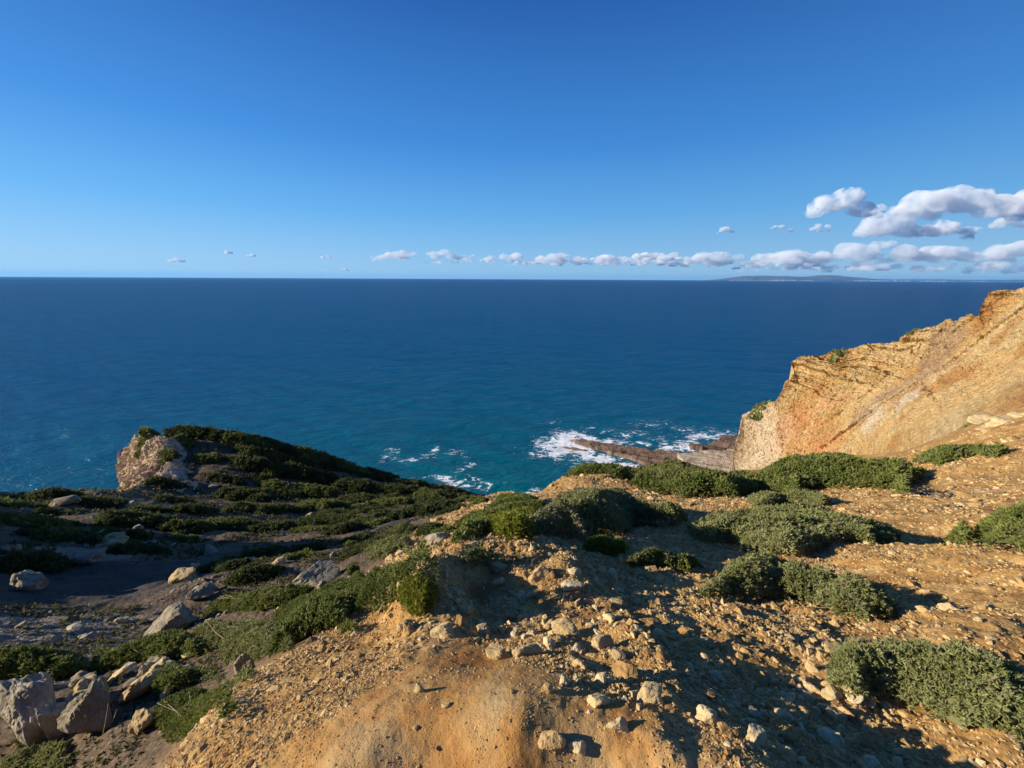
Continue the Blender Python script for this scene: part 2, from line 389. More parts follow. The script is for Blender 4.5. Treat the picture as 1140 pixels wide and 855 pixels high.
kind(scatter_mesh('scree', np.stack([x, y, ground_z(x, y)], -1), s, M['grey'], 1, 6, 10), 'stuff')

# ---------------------------------------------------------------- shrubs
def inside(poly, x, y):
    c = np.zeros(len(x), bool); n = len(poly)
    for i in range(n):
        x1, y1 = poly[i]; x2, y2 = poly[(i + 1) % n]
        c ^= ((y1 > y) != (y2 > y)) & (x < (x2 - x1) * (y - y1) / (y2 - y1 + 1e-12) + x1)
    return c
def bdist(poly, x, y):
    d = np.full(len(x), 1e9); n = len(poly)
    for i in range(n):
        a = poly[i]; b = poly[(i + 1) % n]; ab = b - a; L2 = ab @ ab + 1e-12
        t = np.clip(((x - a[0]) * ab[0] + (y - a[1]) * ab[1]) / L2, 0, 1)
        d = np.minimum(d, np.hypot(x - a[0] - t * ab[0], y - a[1] - t * ab[1]))
    return d
def tuft_shape(seed, blades=9):
    g = np.random.default_rng(seed); V = []; Fq = []
    for k in range(blades):
        th = g.uniform(0, 2 * PI); ph = abs(g.normal(0, .75)); L = g.uniform(.6, 1.15)
        d = np.array([math.cos(th) * math.sin(ph), math.sin(th) * math.sin(ph), math.cos(ph)])
        s = np.cross(d, g.normal(size=3)); s /= np.linalg.norm(s); w = g.uniform(.09, .15)
        b = g.normal(0, .12, 3); mid = d * L * .5 + g.normal(0, .08, 3); tip = d * L
        o = len(V); V += [b - s * w * .6, b + s * w * .6, mid + s * w, tip, mid - s * w]
        Fq += [(o, o + 1, o + 2), (o, o + 2, o + 4), (o + 4, o + 2, o + 3)]
    return np.array(V), np.array(Fq)
TUFT = [tuft_shape(50 + i) for i in range(6)]
nbush = 0
GZ = ground_z
def bush(poly, H, label, group=None, mat='leaf', dryness=.12, branches=True, name='juniper_bush', dens=1., lumps=1., cat='shrub', size=1.):
    """poly: world footprint; H: height of the mound"""
    global nbush
    nbush += 1; sd = nbush * 101; g = np.random.default_rng(sd)
    c = poly.mean(0); dist = math.hypot(*c); slant = math.sqrt(dist ** 2 + (CAMZ - float(base_z(c[0], c[1]))) ** 2)
    # ragged outline
    ang = len(poly); P = []
    for i in range(ang):
        a, b = poly[i], poly[(i + 1) % ang]
        for t in (0, .34, .67): P.append(a * (1 - t) + b * t)
    P = np.array(P); rad = np.sqrt(max(1e-6, abs(np.sum(poly[:, 0] * np.roll(poly[:, 1], 1) - poly[:, 1] * np.roll(poly[:, 0], 1))) / 2 / PI))
    P = P + (g.random(P.shape) - .5) * rad * .34
    lo, hi = P.min(0), P.max(0)
    area = abs(np.sum(P[:, 0] * np.roll(P[:, 1], 1) - P[:, 1] * np.roll(P[:, 0], 1))) / 2
    L = min(max(.014, .0064 * slant), rad * .3) * size
    H = H * .8; n = int(min(44000, dens * 1.5 * (area + 2 * rad * H * 2) / (L * .62) ** 2))
    px = g.uniform(lo[0], hi[0], n * 4); py = g.uniform(lo[1], hi[1], n * 4)
    m = inside(P, px, py); px, py = px[m][:n], py[m][:n]
    w = min(rad, H * 1.6)
    def canopy(x, y):
        d = np.clip(bdist(P, x, y) / w, 0, 1); pr = np.sqrt(1 - (1 - d) ** 2)
        q = np.stack([x, y, x * 0 + sd], -1)
        lump = 1 + lumps * (.30 * fbm(q / max(rad * .75, .05), 2) + .28 * fbm(q / max(rad * .28, .03), 2, ridge=True) - .08)
        return H * (.10 + .9 * pr) * lump
    h = canopy(px, py); e = L * .7
    nx = -(canopy(px + e, py) - h) / e; ny = -(canopy(px, py + e) - h) / e
    N = np.stack([nx, ny, np.ones_like(nx)], -1); N /= np.linalg.norm(N, axis=1)[:, None]
    depth = g.random(len(px)) ** 2.2 * .5
    z0 = GZ(px, py)
    pos = np.stack([px, py, z0 + h * (1 - depth) - L * .35], -1)
    up = N + g.normal(0, .38, N.shape) + np.array([.25, .05, .15]); up /= np.linalg.norm(up, axis=1)[:, None]
    t1 = np.cross(up, g.normal(size=up.shape)); t1 /= np.linalg.norm(t1, axis=1)[:, None]; t2 = np.cross(up, t1)
    Rm = np.stack([t1, t2, up], -1); S = L * g.uniform(.65, 1.3, len(px))
    patch = fbm(np.stack([px, py, px * 0 + sd], -1) / max(rad * .5, .1), 3)
    fine = fbm(np.stack([px, py, px * 0 + sd], -1) / (L * 4), 2)
    tint = np.clip(.5 + patch * .45 + fine * .45 + g.normal(0, .13, len(px)), 0, 1)
    dry = (g.random(len(px)) < dryness * (.35 + 2.0 * sstep(patch, .05, .45))) * g.uniform(.35, 1, len(px))
    Vs, Fs, Ts, Ds = [], [], [], []; off = 0; var = g.integers(0, len(TUFT), len(px))
    ct = np.array([c[0], c[1], float(GZ(c[0], c[1]))])
    for k, (v, f) in enumerate(TUFT):
        i = np.where(var == k)[0]
        if not len(i): continue
        W = np.einsum('nij,vj->nvi', Rm[i], v) * S[i][:, None, None] + pos[i][:, None, :] - ct
        Vs.append(W.reshape(-1, 3)); Fs.append((f[None] + (np.arange(len(i)) * len(v))[:, None, None] + off).reshape(-1, 3)); off += len(i) * len(v)
        Ts.append(np.repeat(tint[i], len(v))); Ds.append(np.repeat(dry[i], len(v)))
    # dense inner mass
    gn = 26; gx = np.linspace(lo[0], hi[0], gn); gy = np.linspace(lo[1], hi[1], gn); GX, GY = np.meshgrid(gx, gy, indexing='ij'); fx, fy = GX.ravel(), GY.ravel()
    ins = inside(P, fx, fy); hh = np.where(ins, canopy(fx, fy) * .66 - L * .6, -.1)
    IV = np.stack([fx, fy, GZ(fx, fy) + hh], -1) - ct; IF = grid_faces(gn, gn); IF = IF[ins[IF].sum(1) >= 4]
    if len(IF):
        IT = np.concatenate([IF[:, [0, 1, 2]], IF[:, [0, 2, 3]]]) + off
        Vs.append(IV); Fs.append(IT); Ts.append(np.full(len(IV), .15)); Ds.append(np.full(len(IV), .2))
    me = np_mesh('foliage', np.concatenate(Vs), np.concatenate(Fs), False, dict(tint=np.concatenate(Ts), dry=np.concatenate(Ds)))
    if branches:
        root = empty(name, ct); link('foliage', me, M[mat], root)
        BV, BF = [], []; o = 0
        nb = 22
        for b in range(nb):
            j = g.integers(0, len(px)); s0 = np.array([c[0] + g.normal(0, rad * .25), c[1] + g.normal(0, rad * .25)]); s0 = np.append(s0, float(GZ(s0[0], s0[1])) - .02)
            e0 = pos[j] + np.array([0, 0, (L * 1.6 if b % 2 == 0 else L * .1 - H * .12)]); k = 6
            ts = np.linspace(0, 1, k); base = s0 + (e0 - s0) * ts[:, None]; base[:, 2] += np.sin(ts * PI) * .08 * H; base += g.normal(0, .02 * rad, base.shape) * np.sin(ts * PI)[:, None]
            if not inside(P, base[:, 0], base[:, 1]).all(): continue
            gz_ = GZ(base[:, 0], base[:, 1]); base[:, 2] = np.clip(base[:, 2], gz_, gz_ + np.maximum(canopy(base[:, 0], base[:, 1]) * np.where(ts > .9, 1.15, .85) + L * (.9 if b % 2 == 0 else 0), .01))
            wd = .0022 * slant ** .8 * (1 - .8 * ts) + .0006 * slant
            wd = np.minimum(wd, .012 * rad + .002) * .6
            for q in range(k):
                for m_ in range(4):
                    BV.append(base[q] + wd[q] * np.array([math.cos(m_ * PI / 2), math.sin(m_ * PI / 2) * .7, math.sin(m_ * PI / 2) * .7]) - ct)
            for q in range(k - 1):
                for m_ in range(4): BF.append((o + q * 4 + m_, o + q * 4 + (m_ + 1) % 4, o + q * 4 + 4 + (m_ + 1) % 4, o + q * 4 + 4 + m_))
            o += 4 * k
        if not BV: BV, BF = [ct * 0, ct * 0 + [.02, 0, 0], ct * 0 + [.02, .02, .02], ct * 0 + [0, .02, .02]], [(0, 1, 2, 3)]
        bme = np_mesh('branches', np.array(BV), np.array(BF), False, dict(rnd=np.full(len(BV), .5)))
        link('branches', bme, M['twig'], root); r_o = root
    else:
        r_o = link(name, me, M[mat]); r_o.location = ct
    thing(r_o, label, cat, group)
    return r_o
def pbush(pts, H, label, **kw):
    """pixel outline: lower rim lies on the ground, upper rim at about canopy height"""
    vs = [p[1] for p in pts]; v0, v1 = min(vs), max(vs); W = []
    for u, v in pts:
        lift = H * .75 * sstep(1 - (v - v0) / max(v1 - v0, 1), .25, .8)
        W.append(cast(u, v, float(lift))[:2])
    return bush(np.array(W), H, label, **kw)
RS = 'juniper shrubs on the sunny right slope'; LS = 'low shrubs over the shaded left valley'; RG = 'shrubs along the green flank of the ridge'
pbush([(922,705),(960,694),(1010,700),(1070,715),(1150,752),(1180,800),(1150,838),(1090,815),(1030,795),(975,765),(940,735)], .42, 'large grey green spreading shrub in the lower right corner below all other shrubs', group=RS, mat='leafgrey', dryness=.10)
pbush([(785,630),(820,612),(870,615),(920,628),(960,645),(985,672),(985,690),(950,688),(900,672),(850,655),(805,645)], .55, 'elongated spreading green shrub that casts a dark pointed shadow to its right', group=RS, mat='leafgrey', dryness=.07)
pbush([(768,590),(790,572),(840,562),(900,560),(960,572),(998,588),(985,606),(930,606),(880,618),(830,612),(785,605)], .62, 'long grey green shrub across the middle of the sunny slope', group=RS, mat='leafgrey', dryness=.08)
pbush([(1055,605),(1085,575),(1120,552),(1180,545),(1200,600),(1190,640),(1140,632),(1100,620)], 1.0, 'bushy green shrub cut off by the right edge of the picture', group=RS, mat='leaf', dryness=.1)
pbush([(1015,520),(1040,503),(1075,492),(1115,489),(1118,498),(1080,510),(1045,520)], .9, 'small wedge shaped green shrub high on the slope under the pale ledges', group=RS, mat='leaf')
pbush([(830,556),(870,544),(915,543),(925,550),(880,562),(840,566)], .7, 'low flat pale green shrub at the foot of the long dark shrub belt', group=RS, mat='leafgrey')
pbush([(700,535),(720,515),(770,512),(800,528),(850,520),(850,545),(800,556),(745,552)], 1.2, 'rounded dark green shrub above the rock shelf, left end of the belt', group=RS, mat='leaf')
pbush([(835,545),(845,522),(900,512),(960,508),(1010,506),(1012,518),(985,535),(930,542),(880,556)], 1.5, 'long dark green shrub belt below the orange cliff face', group=RS, mat='leaf', dryness=.05)
pbush([(628,524),(645,511),(668,516),(700,526),(735,530),(730,538),(690,533),(650,530)], .8, 'dark shrub fringe on top of the dirt knoll at the sea edge', mat='leaf', group=RS)
pbush([(600,598),(610,570),(640,550),(690,541),(735,560),(760,575),(750,590),(705,594),(650,600)], 1.0, 'big domed grey green shrub with a bare brown patch beyond the ridge top', mat='leafgrey', dryness=.35, group=RS)
pbush([(648,606),(660,592),(680,596),(700,610),(690,616),(665,614)], .30, 'small yellow green shrub at the foot of the domed shrub', mat='leafbright', dryness=.05)
pbush([(700,612),(720,603),(755,612),(780,628),(765,634),(725,626)], .30, 'small dark green shrub in the gully right of the yellow green one', mat='leaf')
pbush([(530,600),(545,585),(575,574),(600,570),(600,588),(588,600),(560,604)], .42, 'bright yellow green shrub beside the domed shrub', mat='leafbright', dryness=.05)
pbush([(446,678),(440,660),(452,640),(470,632),(487,640),(490,662),(480,682),(462,686)], .30, 'single bright green tuft on the ridge mound above the bare clay', mat='leafbright', dryness=.04, name='heath_tuft', size=.9)
# green flank of the ridge
FL = [([(505,590),(530,570),(560,552),(600,550),(605,565),(570,575),(540,590),(520,605)], .5, 'green shrub band on the rim right of the gully mouth', 'leaf'),
      ([(465,612),(480,590),(515,578),(540,590),(530,612),(500,622),(470,630)], .6, 'green shrub on the flank above the small white rock', 'leaf'),
      ([(505,628),(520,612),(560,606),(600,610),(560,618),(530,622)], .3, 'thin grey green shrub strip just behind the ridge top', 'leafgrey'),
      ([(380,660),(400,632),(450,615),(490,620),(455,640),(440,668),(425,686),(395,690)], .45, 'dense green shrub close behind the ridge mound', 'leaf'),
      ([(300,700),(330,672),(370,650),(400,640),(400,690),(370,705),(320,722)], .45, 'dense green shrub carpet in the middle of the ridge flank', 'leaf'),
      ([(215,705),(250,690),(300,690),(320,712),(290,735),(235,735)], .45, 'green shrub at the lower end of the ridge flank', 'leafgrey'),
      ([(230,680),(260,655),(310,650),(340,655),(320,680),(280,690)], .5, 'dark green shrub left of the flank carpet', 'leaf'),
      ([(175,800),(180,780),(215,762),(262,765),(258,785),(225,803)], .35, 'bright green shrub beside the tilted pale slab at the lower left', 'leaf'),
      ([(160,768),(170,745),(195,738),(220,745),(215,768),(185,778)], .35, 'dark green shrub over the middle of the tilted pale slab', 'leaf'),
      ([(215,745),(240,735),(285,735),(275,760),(240,768),(215,762)], .3, 'grey green shrub between two boulders below the flank', 'leafgrey'),
      ([(100,730),(140,715),(200,705),(230,712),(220,735),(160,742),(110,748)], .5, 'green shrub band above the scree steps', 'leaf'),
      ([(-20,735),(40,715),(90,715),(100,735),(60,755),(-20,760)], .6, 'dark shrub mass at the left edge below the gravel strip', 'leaf'),
      ([(0,762),(30,750),(60,748),(50,762),(10,775)], .3, 'small yellow green shrub at the left edge above the tall boulder', 'leafbright'),
      ([(58,744),(72,733),(86,736),(78,747)], .2, 'tiny rusty yellow shrub among the dark shrubs', 'leafbright'),
      ([(0,850),(10,835),(60,828),(80,842),(60,870),(0,870)], .25, 'low grey green shrub in the lower left corner', 'leafgrey'),
      ([(400,618),(420,600),(455,592),(470,600),(450,612),(420,622)], .5, 'low shrub on the gully side left of the white rock', 'leafgrey')]
for pts, H, lab, mt in FL: pbush(pts, H, lab, mat=mt, group=RG, branches=True, dryness=.08)
# shaded left valley and headland: centre pixel, half width, half height
LV = [(50,552,28,8,'round dark shrub on the cliff edge left of the pale rock head'),(210,485,40,7,'dark shrub on the top of the pale rock head'),(265,490,35,8,'shrub on the headland crest'),(160,495,12,6,'small'),
 (300,497,40,7,''),(350,508,30,6,''),(290,520,45,8,''),(340,530,45,8,''),(230,512,18,6,''),(250,535,25,5,''),(180,540,25,6,'shrub at the foot of the pale rock head'),
 (330,548,60,8,''),(400,545,40,8,''),(440,548,35,7,''),(480,552,25,6,''),(260,552,30,6,''),(210,568,25,9,'rounded shrub in front of the pale rock head'),
 (30,580,35,12,''),(110,560,30,5,''),(140,582,45,9,''),(60,600,30,8,''),(120,606,60,8,''),(200,590,35,8,''),(250,585,35,10,''),(300,590,30,9,''),(280,568,40,7,''),(350,565,40,6,''),
 (150,612,40,7,''),(30,628,40,12,''),(240,630,28,6,'flat shrub on the small orange bank'),(290,615,30,6,''),(330,612,30,6,''),(330,622,22,6,''),(380,592,26,9,'pale rounded shrub by the dark hollow'),(395,612,35,6,''),(430,560,30,7,''),(460,572,35,7,''),(490,565,25,7,''),(400,580,18,5,''),
 (350,580,30,6,''),(420,530,25,5,''),(385,522,25,5,''),(455,540,25,5,''),(505,548,20,5,''),(0,560,20,8,''),(280,645,35,7,''),(240,660,0,0,'')]
gx_ = np.random.default_rng(321)
for _k in range(100):
    if _k < 58: u, v = gx_.uniform(270, 535), gx_.uniform(0, 1); v = np.interp(u, [270, 350, 450, 540], [490, 508, 538, 556]) + v * v * 60 + 3
    else: u, v = gx_.uniform(0, 430), gx_.uniform(556, 640)
    if v > 612 and u < 235 or v > 640: continue
    LV.append((u, v, gx_.uniform(7, 26), gx_.uniform(3, 7), ''))
for i, (u, v, hw, hh, lab) in enumerate(LV):
    if hw == 0: continue
    gg = np.random.default_rng(900 + i); n = 11; pts = []
    c = cast(u, v + hh * .5); 
    dx, _, _ = ray(u, v); sl = np.linalg.norm(c - np.array([0, 0, CAMZ]))
    wx = hw * .86 * c[1] / F / .9; 
    near, far = cast(u, v + hh)[1], cast(u, v - hh * .2)[1]
    if c[1] < 7 or near < 6: print('skip', u, v); continue
    wy = np.clip((far - near) * .6, wx * .3, wx * .8); 
    for k in range(n):
        a = 2 * PI * k / n; q = 1 + gg.uniform(-.2, .2); pts.append((c[0] + wx * math.cos(a) * q, c[1] + wy * .5 + wy * math.sin(a) * q))
    H = min(wx * .5, hh * 1.5 * c[1] / F / .9, 1.7)
    label = lab if len(lab) > 8 else 'low dark green shrub on the dim ground of the left valley or headland'
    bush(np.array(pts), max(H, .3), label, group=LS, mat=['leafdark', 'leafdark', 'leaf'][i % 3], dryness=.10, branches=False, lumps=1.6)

def cover(name, n, a0, a1, r0, r1, mask, mat, size, seed, dry):
    g = np.random.default_rng(seed); x, y, r = spread(n, a0, a1, r0, r1, g); m = g.random(n) < mask(x, y); x, y, r = x[m], y[m], r[m]
    Vs, Fs, Ts, Ds = [], [], [], []; off = 0; var = g.integers(0, len(TUFT), len(x)); z = ground_z(x, y); S = size * r * g.uniform(.6, 1.4, len(x))
    Rm = rotmats(len(x), g, .3)
    for k, (v, f) in enumerate(TUFT):
        i = np.where(var == k)[0]; W = np.einsum('nij,vj->nvi', Rm[i], v) * S[i][:, None, None] + np.stack([x[i], y[i], z[i] - S[i] * .1], -1)[:, None, :]
        Vs.append(W.reshape(-1, 3)); Fs.append((f[None] + (np.arange(len(i)) * len(v))[:, None, None] + off).reshape(-1, 3)); off += len(i) * len(v)
        Ts.append(np.repeat(g.random(len(i)), len(v))); Ds.append(np.repeat((g.random(len(i)) < dry) * g.uniform(.4, 1, len(i)), len(v)))
    kind(link(name, np_mesh(name, np.concatenate(Vs), np.concatenate(Fs), False, dict(tint=np.concatenate(Ts), dry=np.concatenate(Ds))), M[mat]), 'stuff')
def lmask(x, y):
    f = fbm(np.stack([x, y, x * 0], -1) * .45 + 77, 4); p_ = blob(x, y, [(20, 645, 5.2, 3.), (110, 650, 5.2, 2.7), (170, 640, 3., 2.3), (440, 582, 3.5, 2.2)])
    return (left_mask(x, y) > .5) * sstep(f, -.12, .22) * (1 - sstep(p_, .3, .6)) * (np.hypot(x, y) < rim(np.arctan2(x, y)) * .985) * .9
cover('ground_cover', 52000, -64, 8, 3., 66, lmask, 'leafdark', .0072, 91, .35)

# ---------------------------------------------------------------- boulders and loose stones
nrock = 0
def rock(u, v, wpx, hpx, mat, label, group=None, sub=4, yaw=None, tilt=0., flat=1., name='boulder', sink=.3, cat='rock', depth=.8, seed=None):
    global nrock
    nrock += 1; seed = seed or nrock * 7 + 1; g = np.random.default_rng(seed)
    c = cast(u, v + hpx * .35); sl = np.linalg.norm(c - np.array([0, 0, CAMZ]))
    w = wpx * c[1] / F / .82 / 2 * (1.12 if wpx < 40 else .86); h = hpx * sl / F / 2 * flat * (.55 if name == 'stone' else .72 if label.startswith(('tallest', 'rounded grey', 'white sunlit')) else .85)
    if name == 'stone': w *= .86; mat = ['cream', 'ochre', 'cream'][nrock % 3]
    p, f = stone_shape(sub, seed, planes=13, rough=.13, scale=(1, 1, 1))
    p = p * np.array([w, w * depth, h]) * 1.12
    ct, st = math.cos(tilt), math.sin(tilt)
    p = np.stack([p[:, 0] * ct + p[:, 2] * st, p[:, 1], -p[:, 0] * st + p[:, 2] * ct], -1)
    yw = g.uniform(-.5, .5) if yaw is None else yaw; cy, sy = math.cos(yw), math.sin(yw)
    p = np.stack([p[:, 0] * cy - p[:, 1] * sy, p[:, 0] * sy + p[:, 1] * cy, p[:, 2]], -1)
    me = np_mesh(name, p, f, False, dict(rnd=np.full(len(p), g.uniform(.3, .8))))
    o = link(name, me, M[mat]); o.location = (c[0], c[1] + w * depth * .4, float(ground_z(c[0], c[1])) + h * (.25 if name == 'stone' else .4))
    return thing(o, label, cat, group)
LB = 'boulders at the lower left'
rock(35, 795, 78, 70, 'grey', 'tallest pointed grey boulder leaning at the lower left edge', LB, 5, tilt=-.5)
rock(62, 810, 34, 40, 'grey', 'white sunlit boulder right of the tallest pointed one', LB, 5, tilt=-.2)
rock(105, 800, 60, 50, 'grey', 'rounded grey boulder with dry stalks in front of it', LB, 5, tilt=-.2)
rock(163, 758, 70, 42, 'cream', 'long pale slab tilted up to the right at the lower left', LB, 5, tilt=-.75, flat=.45)
rock(188, 690, 62, 26, 'grey', 'flat topped grey slab beside the gravel strip', LB, 5, tilt=-.2, flat=.9)
rock(155, 808, 24, 22, 'cream', 'small cream angular stone below the tilted slab', LB, 4)
rock(25, 652, 28, 18, 'grey', 'pale rounded boulder in the shade at the left edge', LB, 4)
rock(90, 625, 36, 12, 'grey', 'flat dark boulder on the rim of the shaded hollow', LB, 4)
rock(345, 645, 52, 18, 'grey', 'long pale boulder poking out of the flank shrubs', LB, 5, tilt=-.2)
rock(355, 640, 22, 16, 'grey', 'small white boulder on the flank shrubs, right of the long one', LB, 4)
rock(484, 605, 24, 20, 'grey', 'small white rock between shrubs at the gully side', LB, 4, tilt=-.4)
rock(220, 665, 26, 14, 'grey', 'broken grey rock on the orange bank', LB, 4)
rock(203, 645, 30, 18, 'cream', 'cream rock at the foot of the orange bank', LB, 4)
rock(272, 745, 20, 26, 'grey', 'grey rock wedged between the flank shrub and the ridge edge', LB, 4)
rock(285, 728, 14, 10, 'grey', 'small grey rock at the ridge edge', LB, 3)
rock(70, 560, 26, 8, 'grey', 'pale flat rock on the cliff edge', LB, 3)
rock(115, 606, 40, 10, 'cream', 'pale ledge of rock in the left valley', LB, 4)
rock(742, 542, 14, 9, 'cream', 'white boulder in front of the rounded dark shrub', None, 3)
gq = np.random.default_rng(55)
for _k in range(46):
    u, v = gq.uniform(0, 500), gq.uniform(556, 735)
    if (v - 556) > (500 - u) * .62 + 20 or (u < 215 and 622 < v < 682): continue
    rock(u, v, gq.uniform(7, 17), gq.uniform(5, 9), ['grey', 'cream'][_k % 2], 'small pale rock half buried among the scrub of the left valley', 'small rocks among the scrub of the left valley', 3, tilt=gq.normal(0, .3), name='rock')
for _k in range(34):
    u, v = gq.uniform(70, 215), 0; v = 775 - (u - 70) * .25 + gq.normal(0, 16)
    rock(u, v, gq.uniform(12, 24), gq.uniform(6, 11), ['grey', 'cream', 'grey'][_k % 3], 'flat angular stone lying in the rubble steps behind the lower left boulders', 'angular stones between the lower left boulders', 3, tilt=gq.normal(-.3, .2), name='rock')
FG = 'large stones on the foreground ridge'
for u, v, w, h, l in [(465,765,14,22,'upright cream stone standing alone on the bare clay'),(497,785,14,9,'small oval white stone on the bare clay'),(612,820,40,24,'round topped cream stone at the right edge of the bare clay'),
    (492,698,30,26,'buff rock at the foot of the ridge mound below the tuft'),(537,698,22,22,'pointed cream stone at the foot of the mound'),(455,697,22,20,'buff rock directly below the green tuft'),
    (555,722,28,28,'rough clustered cream rock beside the clay'),(587,722,30,24,'rough cream rock right of the clustered one'),(518,678,24,18,'brown rock on the shaded mound side'),
    (672,715,28,22,'blocky cream stone on the crest'),(630,696,34,28,'ring shaped cream rock below the crest'),(700,748,50,24,'long cream rock lying along the crest'),(725,772,46,26,'long cream rock lower on the crest'),
    (840,820,36,30,'cream block at the bottom of the picture'),(812,815,28,24,'cream block left of the lower block'),(785,800,26,24,'cream rock at the crest foot'),(930,820,40,24,'angular cream rock in the shaded gully'),
    (878,838,44,22,'flat cream rock at the bottom edge'),(976,848,36,22,'pale rock at the bottom edge, right of the gully'),(555,628,22,14,'rounded cream stone on the mound top'),(600,640,26,20,'knobbly cream rock on the mound ridge'),
    (640,655,24,16,'cream stone behind the mound'),(690,670,22,16,'cream stone in the shaded strip'),(725,692,24,18,'cream rock in the middle of the shade'),(690,805,30,26,'knobbly rock low on the ridge'),(665,780,26,20,'cream stone left of the crest rocks'),
    (608,765,18,20,'angular yellow stone by the clay edge'),(645,830,24,20,'cream stone next to the round topped one'),(925,723,18,10,'pale stone at the tip of the lower right shrub'),(1060,676,20,10,'pale stone at the end of the pointed shadow'),(1000,700,14,8,'orange stone by the lower right shrub'),
    (1088,692,12,8,'pale stone right of the pointed shadow')]:
    rock(u, v, w, h, 'cream', l, FG, 4 if w > 20 else 3, name='stone', depth=.7)
# many more stones, one object each
g = np.random.default_rng(77); cnt = 0; protos = []
for k in range(14):
    p, f = stone_shape(3, 500 + k, planes=10, rough=.16, scale=(1, .72, .55)); protos.append(np_mesh('stone', p, f, False, dict(rnd=np.full(len(p), k / 13.))))
    protos[-1].materials.append(M['cream'] if k % 3 else M['ochre'])
zones = [((590, 620), (900, 850), 70, 95), ((560, 640), (700, 830), 45, 55), ((860, 740), (1000, 850), 30, 35), ((450, 690), (600, 710), 60, 30)]
for (u0, v0), (u1, v1), width, n in zones:
    for i in range(n):
        t = g.random(); u = u0 + (u1 - u0) * t + g.normal(0, width * .6); v = v0 + (v1 - v0) * t + g.normal(0, 12)
        if v > 862 or v < 606 or (v - 606) < (u - 600) * .05: continue
        c = cast(u, v); 
        if pad_mask(c[:1], c[1:2])[0] > .5: continue
        s = (.009 + .02 * g.random() ** 2.5) * math.hypot(*c[:2]) * 1.05
        o = bpy.data.objects.new('stone', protos[g.integers(0, 14)]); C.objects.link(o)
        o.location = (c[0], c[1], float(ground_z(c[0], c[1])) + s * .12); o.scale = (s, s, s * g.uniform(.8, 1.3)); o.rotation_euler = (g.normal(0, .3), g.normal(0, .3), g.uniform(0, 6.3))
        thing(o, 'loose cream or ochre stone scattered on the rubbly foreground ridge', 'stone', 'loose stones scattered on the foreground ridge'); cnt += 1

# dead roots and dry stalks
def wire(name, pts, w0, w1, mat, label, group=None, cat='twig'):
    pts = np.array(pts); n = len(pts); Vv = []; 
    for i, p in enumerate(pts):
        w = w0 + (w1 - w0) * i / (n - 1)
        for k in range(5): Vv.append(p + w * np.array([math.cos(k * 1.257), math.sin(k * 1.257) * .6, math.sin(k * 1.257)]))
    Fv = [(i * 5 + k, i * 5 + (k + 1) % 5, i * 5 + 5 + (k + 1) % 5, i * 5 + 5 + k) for i in range(n - 1) for k in range(5)]
    o = link(name, np_mesh(name, np.array(Vv), np.array(Fv), True, dict(rnd=np.full(len(Vv), .6))), mat); return thing(o, label, cat, group)
def root_line(us, label, w):
    pts = []
    g = np.random.default_rng(int(us[0][0]))
    for (a, b) in zip(us[:-1], us[1:]):
        for t in np.linspace(0, 1, 7)[:-1]:
            u = a[0] + (b[0] - a[0]) * t; v = a[1] + (b[1] - a[1]) * t + g.normal(0, 1.0); c = cast(u, v); c[2] = float(ground_z(c[0], c[1])) + w * .5; pts.append(c)
    wire('dead_root', pts, w, w * .4, M['twig'], label, 'dead roots lying on the sunny slope', 'root')
root_line([(1050,543),(1090,546),(1125,545)], 'grey dead root at the far right of the slope', .05)
root_line([(1012,548),(1040,551),(1065,545),(1090,547)], 'grey dead root in the middle of the upper slope', .045)
root_line([(1040,568),(1065,567),(1072,563)], 'short grey dead root under the longer ones', .035)
for i, (u, v, du, dv) in enumerate([(88, 806, 10, -22), (130, 800, -2, -34), (105, 852, 22, -52), (118, 815, 12, -20)]):
    a = cast(u, v); sl = np.linalg.norm(a - [0, 0, CAMZ]); k = sl / F
    pts = [a + np.array([du * k * t + .02 * math.sin(3 * t), 0, -dv * k * t]) for t in np.linspace(0, 1, 7)]
    wire('dry_stalk', pts, .006, .003, M['cream'], ['dry pale stalk in front of the pointed boulder', 'upright dry pale stalk in front of the rounded boulder', 'long dry stalk at the bottom left', 'short dry stalk beside the rounded boulder'][i], 'dry stalks among the boulders', 'stalk')

